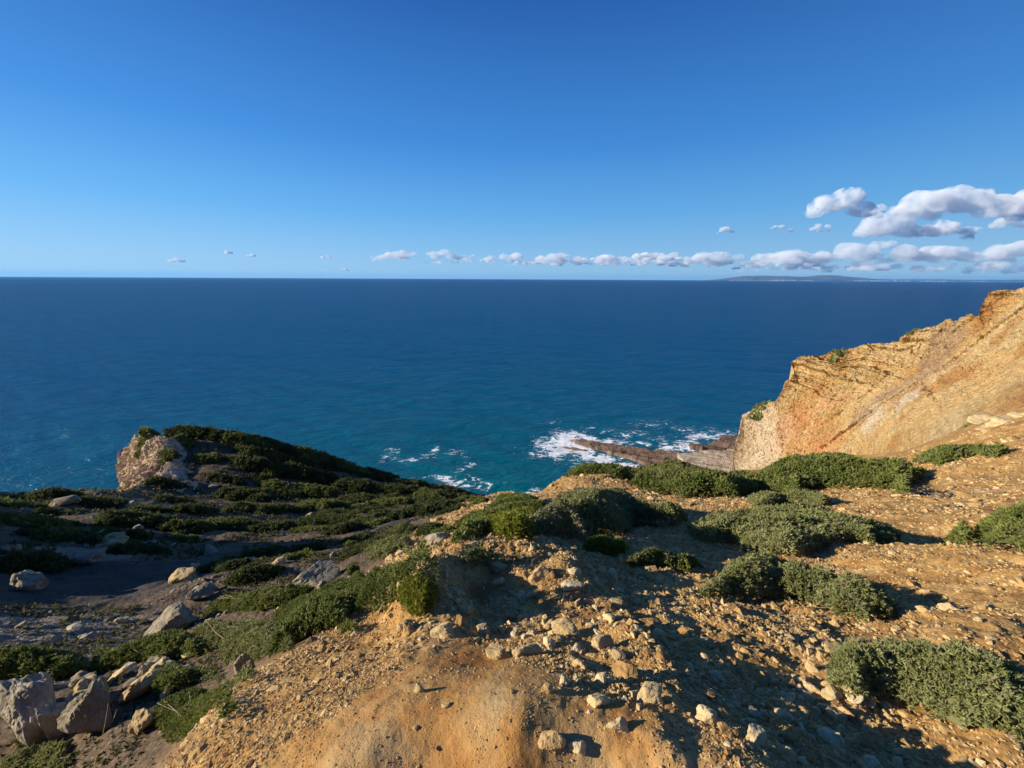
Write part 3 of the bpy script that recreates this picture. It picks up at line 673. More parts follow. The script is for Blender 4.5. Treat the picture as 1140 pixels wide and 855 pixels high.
# ---------------------------------------------------------------- cliff relief
def relief(name, CP, top, bot, u0, u1, nu, nv, mat, disp, back=14., ends=(True, True), lean=0.):
    CP = np.array(CP, float); w = fit(CP[:, 0] / 100, CP[:, 1] / 100, np.log(CP[:, 2]), 1e-4)
    us = np.linspace(u0, u1, nu); tp = np.interp(us, [p[0] for p in top], [p[1] for p in top]); tp = tp - 3.0 * (strata(us / 9. + 2, 1.) - .5) - 2.0 * (strata(us / 3.7, 1.) - .5) * sstep(us, u0, u0 + 15); bt = np.interp(us, [p[0] for p in bot], [p[1] for p in bot])
    ts = np.linspace(0, 1, nv); U = np.repeat(us[:, None], nv, 1); kk = np.ones(61) / 61; tps_ = np.convolve(np.pad(tp, 30, 'edge'), kk, 'valid'); Vv = bt[:, None] + (tps_ - bt)[:, None] * ts[None] + (tp - tps_)[:, None] * ts[None] ** 4
    Yd = np.exp(ev(w, CP[:, 0] / 100, CP[:, 1] / 100, U.ravel() / 100, Vv.ravel() / 100)).reshape(nu, nv)
    dx, dy, dz = ray(U, Vv); P = np.stack([dx * Yd, Yd, CAMZ + dz * Yd], -1)
    du = np.gradient(P, axis=0); dv = np.gradient(P, axis=1); N = np.cross(dv, du); N /= np.linalg.norm(N, axis=2)[..., None] + 1e-9
    s = np.sign((N * (P - np.array([0, 0, CAMZ]))).sum(2)); fixd = -(P - np.array([0, 0, CAMZ])); fixd /= np.linalg.norm(fixd, axis=2)[..., None]; fixd = fixd + np.array([-.75, 0, .25]); N = fixd / np.linalg.norm(fixd, axis=2)[..., None]
    # smooth the normals
    for _ in range(6):
        N[1:-1] = (N[:-2] + N[1:-1] + N[2:]) / 3; N[:, 1:-1] = (N[:, :-2] + N[:, 1:-1] + N[:, 2:]) / 3
    d = disp(P.reshape(-1, 3), U.ravel(), Vv.ravel()).reshape(nu, nv)
    P = P + N * d[..., None]
    # top rolls away from the sea view, ends wrap backwards
    rows = []
    nb = 14
    for k in range(1, nb + 1):
        q = P[:, -1].copy(); f = (k / nb); hd_ = q[:, :2] / np.linalg.norm(q[:, :2], axis=1)[:, None]; q[:, 1] += back * f * hd_[:, 1]; q[:, 0] += back * f * hd_[:, 0]; q[:, 2] -= 1.2 * f + back * .9 * f * f
        nn = fbm(q * .25 + 40, 3) * .7 * (1 if k > 1 else .3); q[:, 2] += nn - .0; rows.append(q)
    Q = np.concatenate([P, np.stack(rows, 1)], 1)
    if ends[0]:
        e = []
        for k in range(10, 0, -1):
            q = Q[0].copy(); f = k / 10; hd_ = q[:, :2] / np.linalg.norm(q[:, :2], axis=1)[:, None]; q[:, :2] += back * f * hd_; q[:, 0] += back * .12 * f; q += fbm(q * .2, 3)[:, None] * np.array([.6, .3, 0]); e.append(q)
        Q = np.concatenate([np.stack(e, 0), Q], 0)
    me = np_mesh(name, Q.reshape(-1, 3), grid_faces(Q.shape[0], Q.shape[1]), False, dict(rnd=np.full(Q.shape[0] * Q.shape[1], .5)))
    return link(name, me, mat)
def mat_cliff():
    t = NT('ochre cliff rock')
    mp = t.N('ShaderNodeMapping'); mp.inputs['Rotation'].default_value = (0, math.radians(-12), 0); mp.inputs['Scale'].default_value = (.06, .06, 1.0); t.L(t.pos(), mp.inputs['Vector'])
    st = t.noise(.9, 6, .65, mp.outputs[0], .6); n = t.noise(.09, 4, .5); n2 = t.noise(1.2, 6, .65)
    c = t.ramp(n, [(.35, (.43, .23, .085)), (.46, (.49, .33, .14)), (.55, (.55, .42, .22)), (.68, (.46, .28, .12))])
    band = t.ramp(st, [(.30, (.55, .48, .42)), (.42, (.95, .93, .9)), (.5, (.72, .66, .6)), (.58, (1.1, 1.08, 1.02)), (.75, (.75, .7, .66))])
    c = t.mix(.6, c, band, 'MULTIPLY')
    c = t.mix(t.attr('pale'), c, t.ramp(st, [(.3, (.40, .30, .20)), (.5, (.60, .50, .37)), (.7, (.42, .33, .25))]))
    c = t.mix(t.attr('pink'), c, t.ramp(n2, [(.3, (.47, .23, .09)), (.7, (.56, .31, .14))]))
    c = t.mix(t.attr('greyb'), c, t.ramp(n2, [(.3, (.24, .16, .10)), (.7, (.40, .27, .16))]))
    c = t.mix(t.attr('sandy'), c, t.ramp(n2, [(.3, (.46, .29, .11)), (.7, (.60, .43, .20))]))
    m3 = t.N('ShaderNodeMapping'); m3.inputs['Rotation'].default_value = (0, math.radians(-12), 0); m3.inputs['Scale'].default_value = (.16, .16, 1.); t.L(t.pos(), m3.inputs['Vector'])
    st2 = t.noise(2.6, 5, .7, m3.outputs[0], .8); c = t.mix(.5, c, t.ramp(st2, [(.30, (.50, .44, .38)), (.40, (.98, .97, .95)), (.60, (1.05, 1.04, 1.)), (.72, (.70, .64, .58))]), 'MULTIPLY')
    spots = t.ramp(t.noise(3., 5, .7), [(.35, (.6, .56, .5)), (.5, (1, 1, 1)), (.7, (1.12, 1.1, 1.06))])
    c = t.mix(.7, c, spots, 'MULTIPLY'); t.col(c)
    vo = t.N('ShaderNodeTexVoronoi', feature='DISTANCE_TO_EDGE'); vo.inputs['Scale'].default_value = .55; m2 = t.N('ShaderNodeMapping'); m2.inputs['Rotation'].default_value = (0, math.radians(-18), 0); m2.inputs['Scale'].default_value = (.5, .5, 1.6)
    wn = t.N('ShaderNodeTexNoise'); wn.inputs['Scale'].default_value = .8; wn.inputs['Detail'].default_value = 4; t.L(t.pos(), wn.inputs['Vector']); sv = t.N('ShaderNodeVectorMath', operation='SCALE'); sv.inputs['Scale'].default_value = 1.6; t.L(wn.outputs['Color'], sv.inputs[0]); av = t.N('ShaderNodeVectorMath', operation='ADD'); t.L(t.pos(), av.inputs[0]); t.L(sv.outputs[0], av.inputs[1]); t.L(av.outputs[0], m2.inputs['Vector']); t.L(m2.outputs[0], vo.inputs['Vector'])
    ck = t.ramp(vo.outputs['Distance'], [(0., (0, 0, 0)), (.07, (1, 1, 1))])
    b = t.bump(st, .8, .5); b = t.bump(ck, .45, .25, b); b = t.bump(st2, .9, .35, b); b = t.bump(n2, .8, .25, b); b = t.bump(t.noise(6, 4, .6), .6, .08, b)
    return t.done(.92, .15, b)
M['cliff'] = mat_cliff()
def strata(h, k, sharp=3.):
    f = h / k; i = np.floor(f); q = f - i
    rnd = np.sin(i * 12.9898) * 43758.5453; rnd = rnd - np.floor(rnd)
    rnd2 = np.sin((i + 1) * 12.9898) * 43758.5453; rnd2 = rnd2 - np.floor(rnd2)
    return rnd + (rnd2 - rnd) * sstep(q, .75, 1.0)
def cdisp(P, U, Vv):
    tl = P[:, 2] + .16 * P[:, 0] + fbm(P * .06, 3) * 2.5
    upper = sstep(Vv, 455, 425) * sstep(U, 1130, 1040) + sstep(U, 1070, 1100) * sstep(Vv, 400, 370); upper = np.clip(upper, 0, 1)
    wob = fbm(P * .35 + 60, 3); s = (strata(tl + wob * .6, 1.7) - .5) * (.6 + 2.6 * upper * (1 + 1.2 * wob)) + (strata(tl + 7 + wob, .6) - .5) * (.3 + 1.0 * upper)
    # the smooth diagonal shear slab
    line = (Vv - 520) + (U - 860) * .68      # constant along lines rising to the right
    slab = np.exp(-((line - 10) / 26.) ** 2) * sstep(U, 880, 940)
    groove = (strata(line / 9. + fbm(P * .05, 2), 1.) - .5)
    s = s * (1 - .85 * slab) + slab * groove * 1.3
    s += fbm(P * .12, 5, ridge=True) * 1.7 * (1 - .6 * slab) + fbm(P * .7, 4, .6) * .8 + fbm(P * 2.2, 3, ridge=True) * .32
    low = sstep(Vv + (U - 1000) * .25, 455, 490) * sstep(U, 960, 1030)
    return s * (1 - .55 * low) * np.clip(P[:, 1] / 70., .35, 1.2)
CP = [(820,522,112),(825,480,112),(850,455,111),(885,410,108),(900,398,106),(960,385,96),(1010,378,86),(1055,360,76),(1095,350,64),(1098,332,62),(1140,323,55),(1200,305,47),
      (860,520,95),(900,512,78),(960,505,60),(1000,505,40),(1040,492,33),(1090,474,28.5),(1140,455,26),(1200,430,24),(900,460,92),(960,450,75),(1000,440,66),(1080,410,54),(1140,390,43),(850,490,105),
      (820,560,112),(900,550,80),(1000,540,40),(1140,490,25.5),(1200,470,23.5),(1250,300,40),(1250,440,22)]
top = [(818,516),(819,500),(824,482),(829,464),(838,458),(852,453),(866,446),(876,428),(886,412),(884,404),(900,397),(920,394),(940,392),(958,386),(985,382),(1010,378),(1030,370),(1052,361),(1060,357),(1080,355),(1094,351),(1097,338),(1099,331),(1118,326),(1140,322),(1190,308),(1250,296)]
bot = [(818,560),(900,550),(960,535),(1000,530),(1040,515),(1090,496),(1140,478),(1200,455),(1250,440)]
cl = relief('cliff', CP, top, bot, 818, 1250, 760, 360, M['cliff'], cdisp, 16.)
kind(cl, 'structure')
n_ = len(cl.data.vertices); co = np.empty(n_ * 3, np.float32); cl.data.vertices.foreach_get('co', co); co = co.reshape(-1, 3)
def project(p):
    x, y, z = p[:, 0], p[:, 1], p[:, 2] - CAMZ; cp, sp = math.cos(PITCH), math.sin(PITCH)
    d = y * cp - z * sp; b = -(z * cp + y * sp) / d; a = x / d
    return a * F + 570, b * F + 427.5
NZ = fbm(co * .12, 4)
def anchor(items):
    """soft masks around world points of the cliff"""
    m = np.zeros(n_)
    for u, v, Yd, rx, rz in items:
        c = at(u, v, Yd); e = np.hypot(co[:, 0] - c[0], (co[:, 1] - c[1]) * .6) / rx
        m = np.maximum(m, np.exp(-(e ** 2 + ((co[:, 2] - c[2]) / rz) ** 2)))
    return m
for nme, it, lo_, hi_ in (('pale', [(835,495,110,9,14),(860,500,100,9,9),(990,470,62,6,2.5),(1030,450,56,5,2.)], .3, .62), ('pink', [(895,480,88,7,9),(915,500,75,6,6),(880,490,95,4,9),(930,465,84,4,6)], .35, .7),
                          ('greyb', [(1060,378,70,5,3.5),(1035,395,70,5,3.5),(1010,415,68,5,3.),(985,435,70,5,3.),(960,460,70,4,2.5)], .35, .7), ('sandy', [(1130,430,38,9,4),(1060,470,42,9,3.),(1110,410,44,7,3.),(1010,490,48,6,2)], .3, .6)):
    a_ = cl.data.attributes.new(nme, 'FLOAT', 'POINT'); a_.data.foreach_set('value', ((.5 if nme == 'pink' else .75) * sstep(anchor(it) + NZ * .55 + fbm(co * .6, 3) * .3, lo_, hi_)).astype(np.float32))

# pale rock head on the left headland
M['head'] = mat_stone('pale head rock', (.30, .20, .11), (.56, .43, .27), (.70, .60, .45), .35)
def hdisp(P, U, Vv):
    tl = P[:, 2] - .1 * P[:, 0] + fbm(P * .2, 2)
    return ((strata(tl, 1.3) - .5) * 1.3 + (strata(tl + fbm(P * .5, 2), .5) - .5) * .5 + fbm(P * .35, 4, ridge=True) * .9 + fbm(P * 1.6, 4, .6) * .45 + fbm(P * 4, 2, ridge=True) * .12)
hd = relief('rock_outcrop', [(138,510,52),(146,560,43),(165,484,49),(165,550,39),(180,484,48),(200,479,49.5),(200,520,42.5),(200,560,36),(222,490,51.5),(222,520,44.3),(240,480,53.6),(240,520,45.2),(240,560,39),(265,490,62),(265,530,55)],
            [(138,518),(141,503),(147,492),(156,485),(175,486),(200,489),(225,494),(240,502),(255,515),(262,525)], [(138,575),(170,575),(200,556),(240,542),(262,532)], 138.5, 262, 260, 220, M['head'], hdisp, 8.)
thing(hd, 'pale craggy rock head with a sunlit left face on the end of the dark headland', 'rock')

from mathutils.bvhtree import BVHTree
from mathutils import Vector
def rock_bush(host, u, v, hw, H, label, depth=1.0):
    global GZ
    n_ = len(host.data.vertices); c3 = np.empty(n_ * 3, np.float32); host.data.vertices.foreach_get('co', c3); fs = [tuple(p.vertices) for p in host.data.polygons]
    tree = BVH_.setdefault(host.name, BVHTree.FromPolygons([Vector(q) for q in c3.reshape(-1, 3).tolist()], fs))
    dx, dy, dz = ray(u, v); h = tree.ray_cast(Vector((0, 0, CAMZ)), Vector((float(dx), 1, float(dz))).normalized())[0]
    if h is None: return
    def f(x, y):
        x = np.asarray(x, float); out = np.array([(lambda q: q.z if q is not None else -99)(tree.ray_cast(Vector((a, b, h.z + 4)), Vector((0, 0, -1)))[0]) for a, b in zip(x.ravel(), np.asarray(y, float).ravel())]).reshape(x.shape)
        return np.where(out < h.z - 2.5, h.z - 2.5, out)
    GZ = f; w = hw * h.y / F / .9; d = Vector((h.x, h.y)).normalized() * w * .5
    pts = np.array([(h.x + d.x + w * math.cos(a), h.y + d.y + w * depth * math.sin(a)) for a in np.linspace(0, 2 * PI, 10)[:-1]])
    bush(pts, H, label, mat='leaf', branches=False, group='shrubs growing on the cliff rocks', dens=.7); GZ = ground_z
BVH_ = {}
rock_bush(hd, 163, 488, 12, 1.0, 'dark shrub on the upper left corner of the pale rock head')
rock_bush(hd, 185, 486, 14, 1.1, 'dark shrub on the top edge of the pale rock head')
rock_bush(hd, 190, 510, 11, .8, 'small shrub in the middle of the pale rock head', .7)
rock_bush(hd, 212, 500, 13, .9, 'dark shrub on the right shoulder of the pale rock head', .7)
rock_bush(cl, 932, 394, 7, .45, 'thin green shrub on the edge of the cliff top')
rock_bush(cl, 1014, 379, 6, .4, 'small green shrub higher on the cliff edge')
rock_bush(cl, 846, 458, 9, .6, 'small shrub on the lowest step of the cliff edge')
rock_bush(cl, 1072, 482, 14, .5, 'flat green shrub at the foot of the pale ledges', .6)
# pale ledges low on the cliff
for u, v, w_, h_, l in [(1078,446,34,12,'long pale rock ledge with a dark undercut'),(1108,440,34,10,'pale rock ledge right of the undercut one'),(1118,471,30,13,'rounded pale boulder below the ledges at the right edge'),(1100,477,18,10,'small pale boulder left of the rounded one'),(1136,465,22,12,'pale boulder at the right picture edge')]:
    dx, dy, dz = ray(u, v); tr_ = list(BVH_.values())[-1]; h = tr_.ray_cast(Vector((0, 0, CAMZ)), Vector((float(dx), 1, float(dz))).normalized())[0]; c = cast(u, v)
    if h is not None and h.length < np.linalg.norm(c) + 60: c = np.array(h) if h.y < c[1] else c
    p, f = stone_shape(4, int(u), planes=12, rough=.12, scale=(1, 1, 1)); k = c[1] / F / .85
    me = np_mesh('ledge', p * np.array([w_ * k * .55, w_ * k * .4, h_ * k * .45]), f, False, dict(rnd=np.full(len(p), .6))); o = link('ledge', me, M['cream']); o.location = tuple(c); o.rotation_euler = (0, -.08, .5)
    thing(o, l, 'rock', 'pale ledges and boulders under the cliff')

# ---------------------------------------------------------------- sea
def mat_sea():
    t = NT('sea water')
    dist = t.attr('dist')
    base = t.ramp(dist, [(0., (.000, .145, .155)), (.12, (.000, .112, .172)), (.35, (.000, .084, .195)), (1., (.000, .070, .205))])
    fo = t.attr('foam')
    mp = t.N('ShaderNodeMapping'); mp.inputs['Scale'].default_value = (.45, 1., 1.); t.L(t.pos(), mp.inputs['Vector'])
    patch = t.noise(.012, 3, .5, mp.outputs[0]); base = t.mix(t.math('MULTIPLY', patch, .6), base, t.mix(1., base, (.55, .62, .72), 'MULTIPLY'))
    lace = t.noise(.55, 7, .72, mp.outputs[0], 1.2); v = t.N('ShaderNodeTexVoronoi', feature='DISTANCE_TO_EDGE'); v.inputs['Scale'].default_value = .42
    wv = t.N('ShaderNodeVectorMath', operation='ADD'); nn = t.N('ShaderNodeTexNoise'); nn.inputs['Scale'].default_value = .5; nn.inputs['Detail'].default_value = 5; t.L(t.pos(), nn.inputs['Vector']); 
    sc_ = t.N('ShaderNodeVectorMath', operation='SCALE'); sc_.inputs['Scale'].default_value = 5.; t.L(nn.outputs['Color'], sc_.inputs[0]); t.L(mp.outputs[0], wv.inputs[0]); t.L(sc_.outputs[0], wv.inputs[1]); t.L(wv.outputs[0], v.inputs['Vector'])
    edge = t.math('SUBTRACT', 1., t.math('MULTIPLY', v.outputs['Distance'], 2.4), True)
    f = t.math('ADD', t.math('MULTIPLY', fo, 1.12), t.math('MULTIPLY', t.math('SUBTRACT', lace, .5), 2.6)); f = t.math('ADD', f, t.math('MULTIPLY', t.math('SUBTRACT', edge, .7), .75))
    f = t.math('MULTIPLY', f, t.math('GREATER_THAN', fo, .02))
    m = t.ramp(f, [(.42, (0, 0, 0)), (.72, (1, 1, 1))])
    aer = t.ramp(fo, [(.05, (0, 0, 0)), (.8, (1, 1, 1))]); base = t.mix(t.math('MULTIPLY', aer, .35), base, (.10, .32, .36))
    t.col(t.mix(m, base, (.86, .89, .90)))
    mr = t.N('ShaderNodeMapRange'); t.L(m, mr.inputs[0]); mr.inputs[3].default_value = .12; mr.inputs[4].default_value = .8; t.L(mr.outputs[0], t.b.inputs['Roughness'])
    w1 = t.noise(.16, 5, .6, mp.outputs[0], .3); w2 = t.noise(.9, 5, .62, mp.outputs[0], .4); w3 = t.noise(.03, 3, .5, mp.outputs[0], .3)
    b = t.bump(w1, 1., 1.5); b = t.bump(w2, 1., .45, b)
    t.b.inputs['Specular IOR Level'].default_value = 0.
    gl = t.N('ShaderNodeBsdfGlossy'); gl.inputs['Roughness'].default_value = .16; t.L(b, gl.inputs['Normal']); fr = t.N('ShaderNodeFresnel'); fr.inputs['IOR'].default_value = 1.33; t.L(b, fr.inputs['Normal'])
    k_ = t.math('MULTIPLY', t.math('MINIMUM', fr.outputs[0], .17), t.math('SUBTRACT', 1., m, True)); mx = t.N('ShaderNodeMixShader'); t.L(k_, mx.inputs[0]); t.L(t.b.outputs[0], mx.inputs[1]); t.L(gl.outputs[0], mx.inputs[2]); t.L(mx.outputs[0], t.out.inputs['Surface'])
    t.L(b, t.b.inputs['Normal']); return t.m
M['sea'] = mat_sea()
azs = np.radians(np.concatenate([np.linspace(-180, -75, 40, endpoint=False), np.linspace(-75, 75, 1100, endpoint=False), np.linspace(75, 180, 40, endpoint=False)]))
rs = np.concatenate([[1.], np.exp(np.linspace(math.log(25), math.log(2500), 520)), np.exp(np.linspace(math.log(2600), math.log(90000), 60))])
A, R = np.meshgrid(azs, rs, indexing='ij'); X = R * np.sin(A); Y = R * np.cos(A)
Z = np.zeros_like(X); fade = sstep(R, 2500, 500)
gw = np.random.default_rng(5)
for k in range(14):
    lam = np.exp(gw.uniform(math.log(4), math.log(38))); th = math.radians(gw.normal(78, 22)); kx, ky = math.cos(th) * 2 * PI / lam, math.sin(th) * 2 * PI / lam
    ph = gw.uniform(0, 6.3); w = X * kx + Y * ky + ph; Z += (lam * .0030) * (np.sin(w) + .25 * np.cos(2 * w)) * fade
px_ = np.stack([X.ravel() * .03, Y.ravel() * .05, Y.ravel() * 0], -1)
def sea_at(u, v):
    dx, dy, dz = ray(u, v); Yd = -CAMZ / dz; return dx * Yd, Yd
foam = np.zeros_like(X)
_q = np.stack([X.ravel(), Y.ravel(), Y.ravel() * 0], -1); XW = X + 9 * fbm(_q * .09, 3).reshape(X.shape); YW = Y + 12 * fbm(_q * .07 + 50, 3).reshape(X.shape)
for u, v, rx, ry, a in [(612,497,14,7,.95),(630,491,16,7,1.15),(650,487,18,4,1.1),(640,505,16,6,1.15),(668,512,18,5,1.25),(690,517,16,5,1.25),(705,521,12,5,1.1),(680,493,18,3,.75),(720,500,12,3,.6),(640,498,14,8,.9),(760,494,14,5,.95),(785,488,18,4,.95),(810,489,10,4,.8),(780,500,16,4,.9),(745,500,9,3,.7),(800,482,16,4,.45),
                        (700,486,22,5,.40),(725,472,20,4,.3),(770,478,16,4,.35),(500,508,9,2.,.45),(520,518,5,4,.5),(490,531,13,3.5,.58),(505,538,7,4,.6),(515,545,6,3,.6),(528,536,2.5,7,.52),(445,505,16,2.,.4),(470,508,12,2.,.42),(430,510,6,2,.5),(560,545,8,5,.5),(545,550,8,4,.55),(590,546,7,3,.5),(486,500,5,2.5,.5),(900,470,5,2,.4),(615,470,10,2,.33),(830,487,8,5,.7),(657,475,5,3,.35),(590,500,8,5,.4)]:
    cx, cy = sea_at(u, v); k = cy / F
    foam = np.maximum(foam, a * np.exp(-(((XW - cx) / (rx * k * 1.4)) ** 2 + ((YW - cy) / (ry * k * 3.2)) ** 2)))
me = np_mesh('sea', np.stack([X, Y, Z], -1).reshape(-1, 3), grid_faces(len(azs), len(rs), True), True, dict(dist=np.clip(np.log(R / 90.) / math.log(4000 / 90.), 0, 1).ravel(), foam=foam.ravel()))
kind(link('sea', me, M['sea']), 'structure')

# ---------------------------------------------------------------- rock shelf in the surf
M['shelf'] = mat_stone('wet shelf rock', (.06, .042, .032), (.18, .125, .09), (.34, .25, .185), .25)
M['shelfpale'] = mat_stone('dry shelf rock', (.20, .16, .12), (.36, .30, .24), (.50, .44, .36), .3)
def slab(pts, z, label, mat, name='rock_shelf', thick=2.2):
    """tilted strata block from a pixel outline on the water, real thickness"""
    P = np.array([sea_at(u, v) for u, v in pts]); lo, hi = P.min(0), P.max(0)
    n1, n2 = 150, 90; gx = np.linspace(lo[0] - 1, hi[0] + 1, n1); gy = np.linspace(lo[1] - 1, hi[1] + 1, n2); GX, GY = np.meshgrid(gx, gy, indexing='ij'); fx, fy = GX.ravel(), GY.ravel()
    d = bdist(P, fx, fy) * np.where(inside(P, fx, fy), 1, -1)
    q = np.stack([fx, fy, fx * 0], -1); d = d + fbm(q * .25, 3) * 1.6
    ln = fy + .42 * fx
    h = sstep(d, -.3, .6) * (z * .72 + 1.3 * (strata(ln + fbm(q * .1, 2) * 1.2, 2.1) - .5) + .6 * (strata(ln + 5, .8) - .5) + fbm(q * .5, 4) * .45) - .9
    return thing(link(name, np_mesh(name, np.stack([fx, fy, h], -1), grid_faces(n1, n2), False, dict(rnd=np.clip(.4 + .4 * (strata(ln, 1.6) - .5), 0, 1)) ), mat), label, 'rock', 'rock shelves in the surf')
slab([(630,490),(660,492),(690,496),(720,501),(770,506),(822,504),(830,524),(790,530),(720,519),(700,512),(672,504),(655,499)], 3.0, 'long dark layered rock shelf running out through the white surf', M['shelf'])
slab([(624,497),(640,499),(656,502),(648,503),(630,500)], 1.9, 'thin dark rock sliver at the seaward tip of the shelf', M['shelf'])
slab([(760,495),(790,497),(800,489),(822,487),(830,500),(800,503),(770,500)], 3.4, 'brown rocks in the surf at the foot of the cliff', M['shelf'])
slab([(750,510),(780,506),(822,506),(835,524),(810,535),(770,528)], 4.2, 'pale grey rock platform joining the shelf to the cliff', M['shelfpale'])

# ---------------------------------------------------------------- far coast
M['far'] = mat_foliage('far hill green', (.12, .13, .11), (.17, .18, .15), (.2, .2, .17))
M['town'] = mat_stone('far town', (.5, .5, .48), (.7, .69, .66), (.8, .79, .77), .001)
def coast(name, prof, Yd, mat, lab=None):
    us = np.linspace(prof[0][0], prof[-1][0], 300); hs = np.interp(us, [p[0] for p in prof], [p[1] for p in prof])
    dx, _, _ = ray(us, np.full_like(us, 311.)); nz_ = fbm(np.stack([us * .05, us * 0, us * 0], -1), 4)
    rows = []
    for f, k in ((-900, 0), (-400, .25), (0, .55), (700, .85), (1500, 1.), (3500, .7), (6000, 0)):
        hgt = np.maximum(hs * (1 + .18 * nz_), 0) * k * Yd / F * 1.0 + (-5 if k == 0 else 0); rows.append(np.stack([dx * Yd, np.full_like(us, Yd + f), hgt], -1))
    Q = np.stack(rows, 1); return link(name, np_mesh(name, Q.reshape(-1, 3), grid_faces(len(us), 7), True, dict(tint=np.full(len(us) * 7, .5), dry=np.zeros(len(us) * 7))), mat)
kind(coast('hills', [(795,0),(810,1.2),(825,3.5),(840,5.2),(860,5.4),(885,5.),(905,4.6),(925,6.2),(945,6.4),(960,4.6),(985,2.6),(1010,2.2),(1050,2.6),(1100,2.2),(1160,2.6),(1250,3),(1400,2)], 45000, M['far']), 'structure')
g = np.random.default_rng(8); bv, bf = [], []
for i in range(420):
    u = g.choice([g.uniform(812, 1000), g.uniform(960, 1250)]); Yd = 43600 + g.uniform(0, 900); dx, _, _ = ray(u, 311); w = g.uniform(30, 220); h = g.uniform(12, 60) + (Yd - 43600) * .06; o = len(bv); x0 = float(dx) * Yd
    for a in (-w, w):
        for b in (-60, 60):
            for z in (0, h): bv.append((x0 + a, Yd + b, z))
    bf += [(o, o + 1, o + 5, o + 4), (o + 2, o + 3, o + 7, o + 6), (o, o + 1, o + 3, o + 2), (o + 4, o + 5, o + 7, o + 6), (o + 1, o + 3, o + 7, o + 5)]
kind(link('far_town', np_mesh('far_town', np.array(bv), np.array(bf), False, dict(rnd=g.random(len(bv)))), M['town']), 'stuff')

# ---------------------------------------------------------------- clouds
def mat_cloud(name, dens, Hh, lo=.44):
    t = NT(name); t.n.remove(t.b); v = t.N('ShaderNodeVolumePrincipled'); v.inputs['Color'].default_value = (.95, .98, 1, 1); v.inputs['Anisotropy'].default_value = .0
    tc = t.N('ShaderNodeTexCoord'); n = t.noise(1.35 / Hh, 6, .62, tc.outputs['Object'], .3)
    m = t.N('ShaderNodeMapRange'); m.inputs[1].default_value = lo; m.inputs[2].default_value = .66; m.inputs[3].default_value = 0; m.inputs[4].default_value = dens; t.L(n, m.inputs[0]); t.L(m.outputs[0], v.inputs['Density'])
    t.L(v.outputs[0], t.out.inputs['Volume']); return t.m
def cloud(u, v, Yd, wpx, hpx, label, dens=6., seed=0, puffs=26, group=None, flat=.0):
    """heap of puffs merged into one skin"""
    g = np.random.default_rng(seed); c = at(u, v, Yd); k = Yd / F; W = wpx * k / 2; Hh = hpx * k / 2
    Vs, Fs = [], []; off = 0; v0, f0 = ICO[4]
    for i in range(puffs):
        q = g.uniform(-1, 1); env = (1 - abs(q) ** 2.2) ** .6
        rad = Hh * g.uniform(.25, .7) * (.35 + .65 * env)
        px = np.array([q * W, g.uniform(-.5, .5) * W * .35, -Hh + rad * .8 + g.uniform(0, 1) * max(0, (2 * Hh * env - rad * 1.6))])
        sc3 = np.array([g.uniform(1.2, 2.4), g.uniform(1, 1.6), 1.]) * rad
        w = v0 * sc3 * (1 + .28 * fbm(v0 * 1.8 + i * 3.1 + seed, 4, .6, ridge=True)[:, None]); w[:, 2] = np.maximum(w[:, 2], -rad * .55); w = w + px
        Vs.append(w); Fs.append(f0 + off); off += len(w)
    me = np_mesh('cloud', np.concatenate(Vs), np.concatenate(Fs), True)
    o = link('cloud', me, mat_cloud('cloud vapour', dens * (2.2 if dens < 3 else .95) / (Hh * 2), Hh, .36 if Yd > 30000 or dens < 3.5 else .42)); o.location = c
    rm = o.modifiers.new('skin', 'REMESH'); rm.mode = 'VOXEL'; rm.voxel_size = Hh / 8.; rm.use_smooth_shade = True
    for sz, am in ((1.3, .45), (.5, .22)):
        tx = bpy.data.textures.new('billow', 'CLOUDS'); tx.noise_scale = Hh * sz; tx.noise_depth = 3
        dm = o.modifiers.new('billow', 'DISPLACE'); dm.texture = tx; dm.strength = Hh * am; dm.mid_level = .45; dm.texture_coords = 'LOCAL'
    return thing(o, label, 'cloud', group)
CL = 'cumulus clouds at the right'
cloud(938,227,9000,62,25,'small separate cumulus heap, upper left of the right hand clouds',7,1,16,CL)
cloud(1085,226,9500,170,34,'broad grey based cumulus bank reaching the right edge',7,2,40,CL)
cloud(985,236,10000,60,14,'thin grey cloud joining the two upper cumulus heaps',3.,3,10,CL)
cloud(1048,256,11000,84,18,'bright white cloud under the broad bank',6,4,18,CL)
cloud(985,252,11000,56,22,'grey ragged cloud below the gap in the upper clouds',1.6,5,22,CL)
cloud(905,254,11000,48,9,'thin grey cloud wisp left of the ragged cloud',1.8,6,8,CL)
cloud(868,252,11000,16,5,'tiny grey wisp above the horizon band',1.8,7,5,CL)
cloud(812,256,11000,26,7,'small grey wisp furthest left of the upper wisps',1.8,8,5,CL)
cloud(1130,248,11000,60,14,'grey cloud layer under the bank at the right edge',3.,9,10,CL)
LB2 = 'low cloud band along the horizon'
lab = ['leftmost long cumulus of the low band','low band cumulus second from the left','low band cloud in the middle of the horizon','low band cloud right of the middle','low band cloud left of the far hills','tall white heap of the low band above the far hills','low band cloud under the white upper cloud','low band cloud near the right edge','low band cloud at the right edge','thin lower layer above the far hills','thin lower layer at the right']
for i, (u, v, w, h) in enumerate([(478,285,108,12),(590,287,140,12),(672,290,130,11),(748,289,140,13),(830,288,150,15),(975,280,90,22),(900,288,110,18),(1060,283,110,20),(1140,278,50,18),(960,298,200,12),(1090,299,160,14)]):
    cloud(u, v, 42000, w * 1.25, h * .95, lab[i], 3.1 if i < 9 else 1.0, 20 + i, 34 if w > 100 else 22, LB2)
